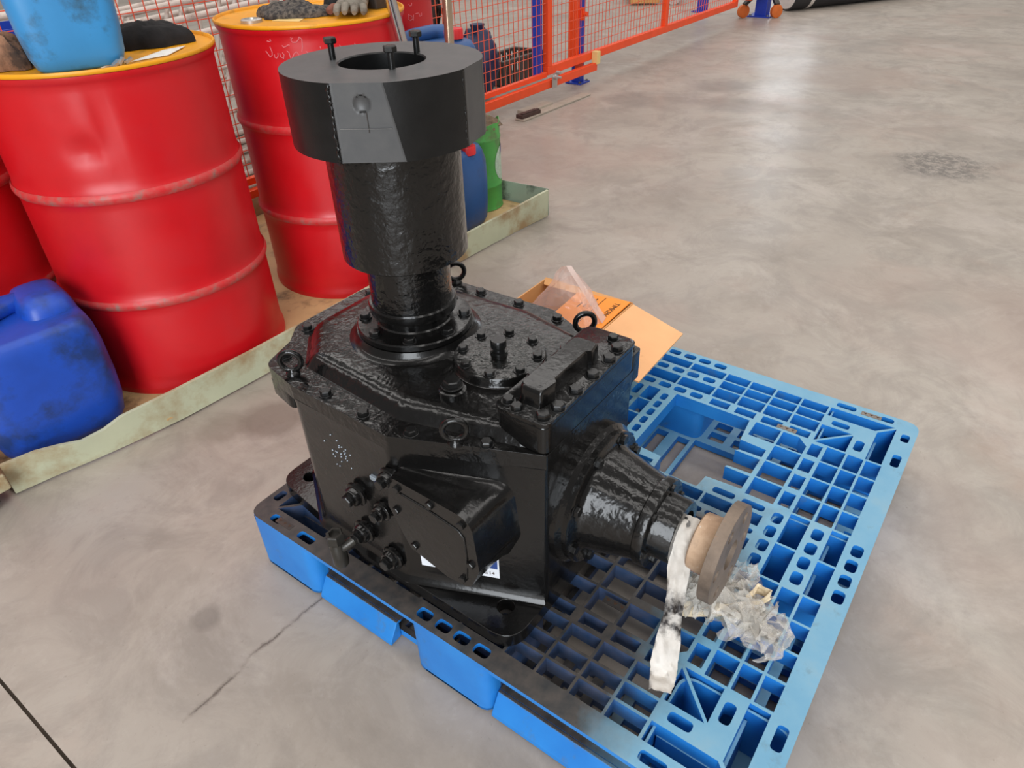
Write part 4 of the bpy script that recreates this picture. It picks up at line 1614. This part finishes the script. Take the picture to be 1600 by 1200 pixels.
# ------------------------------------------------------------------ cloths, papers and bits on the drum lids
def rag(name, label, cat, c, rx, ry, h, seed, mat, amp=.5, rz=0, n=56, freq=2.4, rough=1.0):
    mb = MB()
    rows = []
    m_ = 16
    for i in range(m_ + 1):
        t_ = i / m_
        row = []
        for j in range(n):
            a = 2 * PI * j / n
            d = Vector((math.cos(a), math.sin(a), 0))
            ed = 1 + amp * noise.noise(d * 1.6 + Vector((seed, 0, 0))) + amp * .4 * noise.noise(d * 5 + Vector((0, seed, 0)))
            rr = math.sin(t_ * PI / 2) if t_ < 1 else 1
            x, y = d.x * rx * rr * ed, d.y * ry * rr * ed
            z = h * max(0, math.cos(t_ * PI / 2)) ** .8
            nz_ = noise.noise(Vector((x * 34 * freq / 2.4, y * 34 * freq / 2.4, seed))) * .34 + noise.noise(Vector((x * 90, y * 90, seed + 4))) * .16
            rd = abs(noise.noise(Vector((x * 22, y * 22, seed + 9)))) * .5
            z = max(.0015, z * (1 + (nz_ + rd - .15) * rough) + (.004 if t_ < 1 else 0))
            row.append((x, y, z if t_ < 1 else .0008))
        rows.append(row)
    mb.loft(rows, True, True)
    o = obj(name, mb, mat, None, smooth=60)
    ca, sa = math.cos(rz), math.sin(rz)
    lx, ly = o.location.x, o.location.y
    o.location = (c[0] + lx * ca - ly * sa, c[1] + lx * sa + ly * ca, c[2] + o.location.z)
    o.rotation_euler = (0, 0, rz)
    return tag(o, label, cat)


LZ = .8992
rag('black_rag', 'black cloth bundled up on the yellow lid behind the light blue can', 'rag', (.570, 1.985, LZ), .105, .075, .052, 2.2, 'rag_black', .3, -.45, rough=.45)
rag('brown_rag', 'oily brown cloth heap at the left of the light blue can', 'rag', (.235, 2.035, LZ), .055, .075, .062, 8.2, 'rag_brown', .3, .2, rough=1.5)
flap('paper', [(.419, 1.802, LZ + .002), (.512, 1.793, LZ + .002), (.602, 1.859, LZ + .003), (.542, 1.866, LZ + .002)], .0012, 'paper', None)
tag(bpy.data.objects['paper'], 'crumpled white paper sheet with dark marks at the front of the near lid', 'paper')
mb = MB()
for k in range(5):
    mb.bar((.355 + k * .010 + rnd.uniform(-.004, .004), 1.772 + .003 * k, LZ + .004 + .003 * (k % 2)), (.372 + k * .010, 1.780 + rnd.uniform(-.008, .008), LZ + .009 + .004 * (k % 3)), .010, .005)
o = obj('foil_scrap', mb, 'steel', None, smooth=0)
tag(o, 'small crushed foil scrap at the foot of the light blue can', 'scrap')
rag('striped_rag', 'dark and pale patterned cloth on the far yellow lid', 'rag', (1.085, 2.005, LZ), .115, .070, .036, 12.4, 'rag_stripe', .25, -.9)
rag('dark_rag', 'black cloth between patterned cloth and grey glove', 'rag', (1.225, 1.975, LZ), .034, .055, .050, 15.4, 'rag_black', .3, -.75)
flap('cream_paper', [(.985, 1.993, LZ + .002), (1.013, 1.900, LZ + .002), (1.050, 1.925, LZ + .002), (1.026, 2.000, LZ + .002)], .002, 'kraft', None)
tag(bpy.data.objects['cream_paper'], 'cream paper slip in front of the patterned cloth', 'paper')


def glove(loc, rz):
    t_ = thing('work_glove', 'crumpled grey work glove lying on the far yellow lid', 'glove', (0, 0, 0))
    mb = MB()
    rings = []
    for x, hw, hh in ((-.085, .040, .026), (-.06, .043, .030), (-.02, .040, .030), (.02, .046, .028), (.05, .048, .024), (.065, .040, .018)):
        rings.append([(x + .004 * noise.noise(Vector((x * 40, k, 1))), hw * math.cos(2 * PI * k / 18) * (1 + .12 * noise.noise(Vector((x * 30, k * .6, 3)))),
                       max(.001, .028 + hh * math.sin(2 * PI * k / 18) * (1 + .2 * noise.noise(Vector((x * 30, k * .6, 7)))))) for k in range(18)])
    mb.loft(rings)
    obj('palm', mb, 'glove_grey', t_, smooth=60)
    for y, L_, z in ((-.034, .055, .018), (-.012, .070, .022), (.012, .066, .020), (.034, .048, .016)):
        mb = MB()
        mb.tube([(.05, y, z + .004), (.05 + L_ * .5, y * 1.15, z + .008), (.05 + L_ * .85, y * 1.2, z - .002), (.05 + L_, y * 1.15, z - .006)], [.012, .012, .011, .007], 10)
        obj('finger', mb, 'glove_grey', t_, smooth=60)
    mb = MB()
    mb.tube([(-.01, -.038, .016), (.015, -.062, .018), (.04, -.070, .014), (.055, -.066, .012)], [.013, .013, .012, .008], 10)
    obj('thumb', mb, 'glove_inner', t_, smooth=60, label='stained brown thumb')
    place(t_, loc, rz)


glove((1.205, 1.865, LZ + .0015), math.radians(-140))
tb_ = thing('clear_tub', 'dark clear-sided plastic tub on the far yellow lid beside the steel pipe', 'tub', (1.335, 1.885, LZ))
mb = MB()
o_ = rpoly(rect(-.045, .045, -.032, .032), .012, 4)
mb.loft([[(1.335 + x * s_, 1.885 + y * s_, LZ + z) for x, y in o_] for z, s_ in ((.0005, .86), (.06, 1.0), (.06, 1.06), (.063, 1.06), (.063, .96), (.006, .82))])
obj('tub_body', mb, 'dark_machine', tb_, smooth=30)
mb = MB()
mb.loft([[(1.335 + x * 1.07, 1.885 + y * 1.07, LZ + z) for x, y in o_] for z in (.0635, .069)])
obj('tub_lid', mb, 'steel', tb_, smooth=30, bevel=.002)

# ------------------------------------------------------------------ mesh fence and sliding gate
FH = 1.9


def wires(x0, x1, z0, z1, y, px=.05, pz=.06, th=.0032):
    mb = MB()
    n = int((x1 - x0) / px)
    for k in range(1, n + 1):
        x = x0 + k * (x1 - x0) / (n + 1)
        mb.box(x - th / 2, x + th / 2, y - th / 2, y + th / 2, z0, z1)
    n = int((z1 - z0) / pz)
    for k in range(1, n + 1):
        z = z0 + k * (z1 - z0) / (n + 1)
        mb.box(x0, x1, y - th * 1.5, y - th * .5, z - th / 2, z + th / 2)
    return mb


fp = thing('mesh_fence', 'orange welded mesh fence panel behind the drums', 'fence', (1.5, 2.80, 0), 'orange mesh fencing')
FX0, FX1 = -1.4, 3.68
mb = MB()
mb.box(FX0, FX1, 2.785, 2.815, .150, .180)
obj('bottom_rail', mb, 'orange', fp, smooth=0, bevel=.002)
mb = MB()
mb.box(FX0, FX1, 2.785, 2.815, FH - .03, FH)
obj('top_rail', mb, 'orange', fp, smooth=0, bevel=.002)
obj('wire_mesh', wires(FX0, FX1, .180, FH - .03, 2.800), 'wire', fp, smooth=0, kind='stuff')
mb = MB()
mb.box(FX0, 4.275, 2.746, 2.783, .088, .140)
obj('guide_rail', mb, 'orange', fp, smooth=0, bevel=.003)
mb = MB()
mb.box(4.255, 4.300, 2.735, 2.784, .130, .215)
obj('gate_stop', mb, 'kraft', fp, smooth=0, bevel=.004, label='cream plastic gate stop')
mb = MB()
mb.box(3.662, 3.722, 2.732, 2.737, .085, .175)
mb.lathe([(.016, 0), (.016, .02), (.008, .022), (.008, .05)], (3.690, 2.732, .155), (0, -1, 0), n=14)
mb.lathe([(.012, 0), (.012, .03)], (3.712, 2.732, .178), (0, -1, 0), n=14)
obj('gate_latch', mb, 'steel', fp, smooth=30, label='small steel latch')
mb = MB()
mb.box(3.618, 3.668, 2.8155, 2.865, .150, FH)
obj('side_post', mb, 'post_blue', fp, smooth=0, label='slim blue upright')
for x in (-.9, 1.2, 2.6):
    mb = MB()
    mb.box(x, x + .04, 2.745, 2.785, .0005, .0885)
    obj('rail_foot', mb, 'orange', fp, smooth=0)

ga = thing('sliding_gate', 'long orange sliding mesh gate running off to the far right', 'gate', (5.4, 2.80, 0), 'orange mesh fencing')
GX0, GX1 = 3.690, 7.05
mb = MB()
mb.box(GX0, GX1, 2.785, 2.830, .158, .210)
obj('bottom_rail', mb, 'orange', ga, smooth=0, bevel=.003)
mb = MB()
mb.box(GX0, GX1, 2.785, 2.830, FH - .05, FH)
obj('top_rail', mb, 'orange', ga, smooth=0, bevel=.003)
for x in (3.692, 5.44, GX1 - .052):
    mb = MB()
    mb.box(x, x + .052, 2.7855, 2.8295, .2095, FH - .049)
    obj('stile', mb, 'orange', ga, smooth=0, bevel=.003)
obj('wire_mesh', wires(GX0 + .05, GX1 - .05, .209, FH - .05, 2.808), 'wire', ga, smooth=0, kind='stuff')

for x, y, s_, lab, st_ in ((4.225, 2.880, .066, 'blue steel fence post on a bolted base plate where the gate overlaps the fence', 1),
                           (7.70, 3.42, .09, 'blue fence post far behind the gate', 0)):
    fpst = thing('fence_post', lab, 'post', (x, y, 0), 'blue fence posts')
    mb = MB()
    mb.box(x - s_ / 2, x + s_ / 2, y - s_ / 2, y + s_ / 2, .009, FH + .1)
    obj('post', mb, 'post_blue', fpst, smooth=0, bevel=.003)
    mb = MB()
    mb.box(x - s_, x + s_, y - s_, y + s_, .0005, .010)
    bpl = obj('base_plate', mb, 'post_blue', fpst, smooth=0, bevel=.002)
    for i in (-1, 1):
        for j in (-1, 1):
            bolt(bpl, (x + i * s_ * .75, y + j * s_ * .75, .010), s=.009, mat='bolt_steel')
    if st_:
        mb = MB()
        mb.box(x - .092, x - .034, y - .03, y + .03, .15, FH)
        obj('stop_stile', mb, 'orange', fpst, smooth=0, bevel=.003, label='orange steel stile')
        mb = MB()
        mb.box(x - .0345, x - .015, y - .055, y - .03, .42, .50)
        mb.box(x - .092, x + .02, y - .034, y - .030, .095, .15)
        mb.lathe([(.014, 0), (.014, .03)], (x - .02, y - .05, .46), (0, -1, 0), n=14)
        obj('bracket', mb, 'orange', fpst, smooth=0)

# roller carriage at the far end of the gate
rc = thing('gate_carriage', 'orange roller carriage with blue column and two castors at the far gate end', 'gate carriage', (7.64, 2.74, 0))
mb = MB()
mb.box(7.06, 7.92, 2.66, 2.83, .215, .285)
obj('carriage_beam', mb, 'orange', rc, smooth=0, bevel=.006)
mb = MB()
mb.box(7.60, 7.72, 2.68, 2.80, .010, .215)
obj('column', mb, 'post_blue', rc, smooth=0, bevel=.003)
mb = MB()
mb.box(7.54, 7.78, 2.62, 2.86, .0005, .012)
bpl = obj('base_plate', mb, 'post_blue', rc, smooth=0)
for i in (-1, 1):
    for j in (-1, 1):
        bolt(bpl, (7.66 + i * .09, 2.74 + j * .09, .012), s=.011, mat='bolt_steel')
for x, y in ((7.46, 2.87), (7.585, 2.57)):
    mb = MB()
    mb.lathe([(.052, -.022), (.062, -.018), (.062, .018), (.052, .022)], (x, y, .063), (.6, .8, 0), n=24)
    obj('castor', mb, 'wheel', rc, smooth=40, label='orange castor wheel')
    mb = MB()
    mb.bar((x, y, .12), (x + .10, y + (2.74 - y) * .6, .22), .05, .03)
    obj('castor_bracket', mb, 'dark_machine', rc, smooth=0)

# ------------------------------------------------------------------ clutter beyond the fence and on the far floor
rl = thing('rubber_roll', 'black rubber roll with white band lying on the floor beyond the gate', 'roll', (8.2, 2.42, 0))
ax_ = (Vector((9.30, 1.79, 0)) - Vector((7.90, 2.60, 0))).normalized()
mb = MB()
st_ = Vector((8.08, 2.64, .152))
mb.lathe([(.10, -.004), (.150, 0), (.150, 2.3), (.10, 2.304)], st_, ax_, n=40)
obj('roll_body', mb, 'rubber', rl, smooth=40)
mb = MB()
mb.lathe([(.040, -.012), (.132, -.012), (.138, .0)], st_, ax_, n=40)
obj('roll_end', mb, 'white_roll', rl, smooth=40, label='pale end of the roll')
mb = MB()
mb.lathe([(.1512, .22), (.1512, .27)], st_, ax_, n=40, cap0=False, cap1=False)
obj('white_band', mb, 'white_roll', rl, smooth=40, label='white band')

t = thing('film_roll', 'white plastic film roll on the floor beyond the gate', 'roll', (8.3, 4.1, 0))
mb = MB()
mb.lathe([(.03, 0), (.09, 0), (.09, .9), (.03, .9)], (8.04, 3.93, .091), (.9, .44, 0), n=28)
obj('film_wound', mb, 'white_roll', t, smooth=40)
mb = MB()
mb.lathe([(.029, -.03), (.029, 0), (.02, 0), (.02, -.03)], (8.04, 3.93, .091), (.9, .44, 0), n=18)
obj('core_tube', mb, 'card', t, smooth=40)
t = thing('timber_skid', 'pale timber skid on the far floor beside the film roll', 'pallet', (8.0, 4.35, 0))
for k in range(3):
    mb = MB()
    mb.bar((7.84 + k * .19, 4.38 + k * .12 - .0, .055), (8.02 + k * .19, 4.10 + k * .12, .055), .10, .07)
    obj('bearer', mb, 'wood', t, smooth=0, bevel=.004)
for k in range(3):
    mb = MB()
    mb.bar((7.82 + k * .06, 4.34 - k * .09, .102), (8.35 + k * .06, 4.68 - k * .09, .102), .07, .022)
    obj('board', mb, 'wood', t, smooth=0, bevel=.003)

# boards lying by the fence
for a, b, wd, th, m_, lab in (((3.17, 2.655, .006), (3.94, 2.632, .006), .07, .010, 'plank', 'long grey flat board on the floor in front of the fence'),
                              ((3.30, 2.655 + .07, .0125), (3.58, 2.715, .0125), .085, .024, 'plank', 'short grey board against the long board by the fence')):
    mb = MB()
    mb.bar(a, b, wd, th)
    o = obj('board', mb, m_, None, smooth=0, bevel=.002)
    tag(o, lab, 'board', 'boards by the fence')
mb = MB()
mb.bar((3.18, 2.665, .023), (3.36, 2.648, .023), .055, .022)
mb.bar((3.19, 2.652, .038), (3.35, 2.636, .038), .02, .008)
tag(obj('dark_offcut', mb, 'dark_wood', None, smooth=0, bevel=.002), 'small dark timber offcut lying on the grey board', 'timber')

# black slatted crate, foil strip, sack, machine
t = thing('slatted_crate', 'black slatted plastic crate behind the fence', 'crate', (4.02, 3.40, 0))
X0, X1, Y0, Y1 = 3.84, 4.32, 3.27, 3.52
mb = MB()
mb.box(X0, X1, Y0, Y1, .001, .015)
obj('crate_floor', mb, 'crate', t, smooth=0)
for k in range(8):
    x = X0 + (X1 - X0) * k / 7
    for y in (Y0, Y1):
        mb = MB()
        mb.box(x - .018, x + .018, y - .008, y + .008, .0155, .155)
        obj('slat', mb, 'crate', t, smooth=0)
for k in range(4):
    y = Y0 + .05 + (Y1 - Y0 - .1) * k / 3
    for x in (X0 - .01, X1 + .01):
        mb = MB()
        mb.box(x - .008, x + .008, y - .018, y + .018, .0155, .155)
        obj('slat', mb, 'crate', t, smooth=0)
mb = MB()
mb.box(X0 - .025, X1 + .025, Y0 - .020, Y0 + .012, .155, .178)
mb.box(X0 - .025, X1 + .025, Y1 - .012, Y1 + .020, .155, .178)
mb.box(X0 - .025, X0 + .006, Y0 + .012, Y1 - .012, .155, .178)
mb.box(X1 - .006, X1 + .025, Y0 + .012, Y1 - .012, .155, .178)
obj('crate_rim', mb, 'crate', t, smooth=0, bevel=.004)
fo = obj('foil_strip', ribbon([(4.32, 3.72, .012), (4.42, 3.76, .02), (4.60, 3.84, .016), (4.78, 3.90, .03), (4.86, 3.90, .02)], [.05, .08, .07, .08, .04], [(.4, -.9, .1)] * 5, 2.2, .02), 'steel', None, smooth=40)
tag(fo, 'crumpled silver foil strip on the floor behind the crate', 'foil')
t = thing('navy_sack', 'bulging navy plastic sack standing behind the fence', 'sack', (3.52, 3.30, 0))
obj('sack_body', crumple((3.50, 3.22, .23), .13, .14, .22, 5.5, 34, .18, 2.0, .002), 'sack', t, smooth=60)
mb = MB()
mb.lathe([(.03, .40), (.05, .47), (.02, .45)], (3.50, 3.22, 0), n=14)
obj('tied_neck', mb, 'sack', t, smooth=60)
t = thing('machine_unit', 'greasy dark motor unit with pipes behind the fence', 'machine', (3.30, 3.65, 0))
DX, DY = -.30, -.62
mb = MB()
mb.lathe([(.20, 0), (.24, .02), (.24, .38), (.20, .42), (.08, .43)], (3.40 + DX, 4.30 + DY, .545), (1, .3, 0), n=28)
obj('motor_barrel', mb, 'dark_machine', t, smooth=40)
for k in range(9):
    mb = MB()
    mb.torus((3.45 + DX + .038 * k, 4.315 + DY + .0115 * k, .545), (1, .3, 0), .243, .009, 28, 6)
    obj('cooling_fin', mb, 'dark_machine', t, smooth=60)
mb = MB()
for x, y in ((3.40, 4.14), (3.40, 4.48), (3.86, 4.28), (3.86, 4.60)):
    mb.box(x + DX - .03, x + DX + .03, y + DY - .03, y + DY + .03, .001, .26)
mb.box(3.34 + DX, 3.92 + DX, 4.10 + DY, 4.64 + DY, .24, .30)
obj('machine_frame', mb, 'dark_machine', t, smooth=0, bevel=.004)
for k, (a, b) in enumerate((((3.42, 4.06, .70), (3.80, 4.12, .52)), ((3.5, 4.05, .30), (3.52, 4.03, .95)), ((3.75, 4.12, .30), (3.9, 4.08, .85)), ((3.36, 4.00, .60), (3.7, 4.02, .9)),
                            ((3.34, 4.10, .28), (3.30, 4.02, 1.0)), ((3.6, 4.09, .28), (3.64, 4.0, .9)))):
    a = (a[0] + DX, a[1] + DY, a[2])
    b = (b[0] + DX, b[1] + DY, b[2])
    mb = MB()
    mb.tube([a, tuple((a[i] + b[i]) / 2 + (.03 if i == 2 else 0) for i in range(3)), b], .016, 10)
    obj('machine_pipe', mb, 'white_tube' if k % 3 == 1 else 'dark_machine', t, smooth=60)

# stack of white tubular frames behind the fence on the left
rk = 0
for k in range(7):
    yk = 3.14 + k * .17
    xk = .10 + (k % 3) * .14
    t = thing('tubular_frame', 'white tubular metal frame leaning in a stack behind the mesh fence', 'frame', (xk + 1.0, yk, 0), 'white tubular frames stacked behind the fence')
    h_ = .62 + .05 * (k % 4)
    L_ = 1.9
    lean = .30

    def P(x, z):
        return (xk + x + z * .35, yk + z * lean, z + .016)
    mb = MB()
    mb.tube([P(0, 0), P(0, h_ * .9), P(.04, h_ * .97), P(.12, h_), P(L_ - .1, h_ + .08), P(L_ - .02, h_ + .04), P(L_, h_ * .9), P(L_, 0), P(.03, 0)], .015, 10)
    obj('outer_tube', mb, 'white_tube', t, smooth=60)
    for j in range(1, 6):
        mb = MB()
        x = L_ * j / 6
        mb.tube([P(x - .12, .0), P(x + .05, h_ * .5), P(x + .14, h_ + .03)], .011, 8)
        obj('cross_tube', mb, 'white_tube', t, smooth=60)
    mb = MB()
    mb.tube([P(0, h_ * .5), P(L_, h_ * .55)], .011, 8)
    obj('middle_tube', mb, 'white_tube', t, smooth=60)
t = thing('blue_crate', 'blue plastic bin standing behind the fence at the left edge', 'bin', (.55, 3.05, 0))
mb = MB()
o_ = rpoly(rect(-.32, .32, -.11, .11), .03, 4)
mb.loft([[(.50 + x * s_, 2.95 + y * s_, z) for x, y in o_] for z, s_ in ((.001, .9), (.85, 1.0), (.85, 1.05), (.88, 1.05), (.88, .95), (.02, .86))])
obj('bin_body', mb, 'blue_sheet', t, smooth=30)
mb = MB()
mb.tube([(.32, 2.835, .80), (.32, 2.826, .70), (.68, 2.826, .70), (.68, 2.835, .80)], .01, 8)
obj('bin_handle', mb, 'blue_sheet', t, smooth=60)
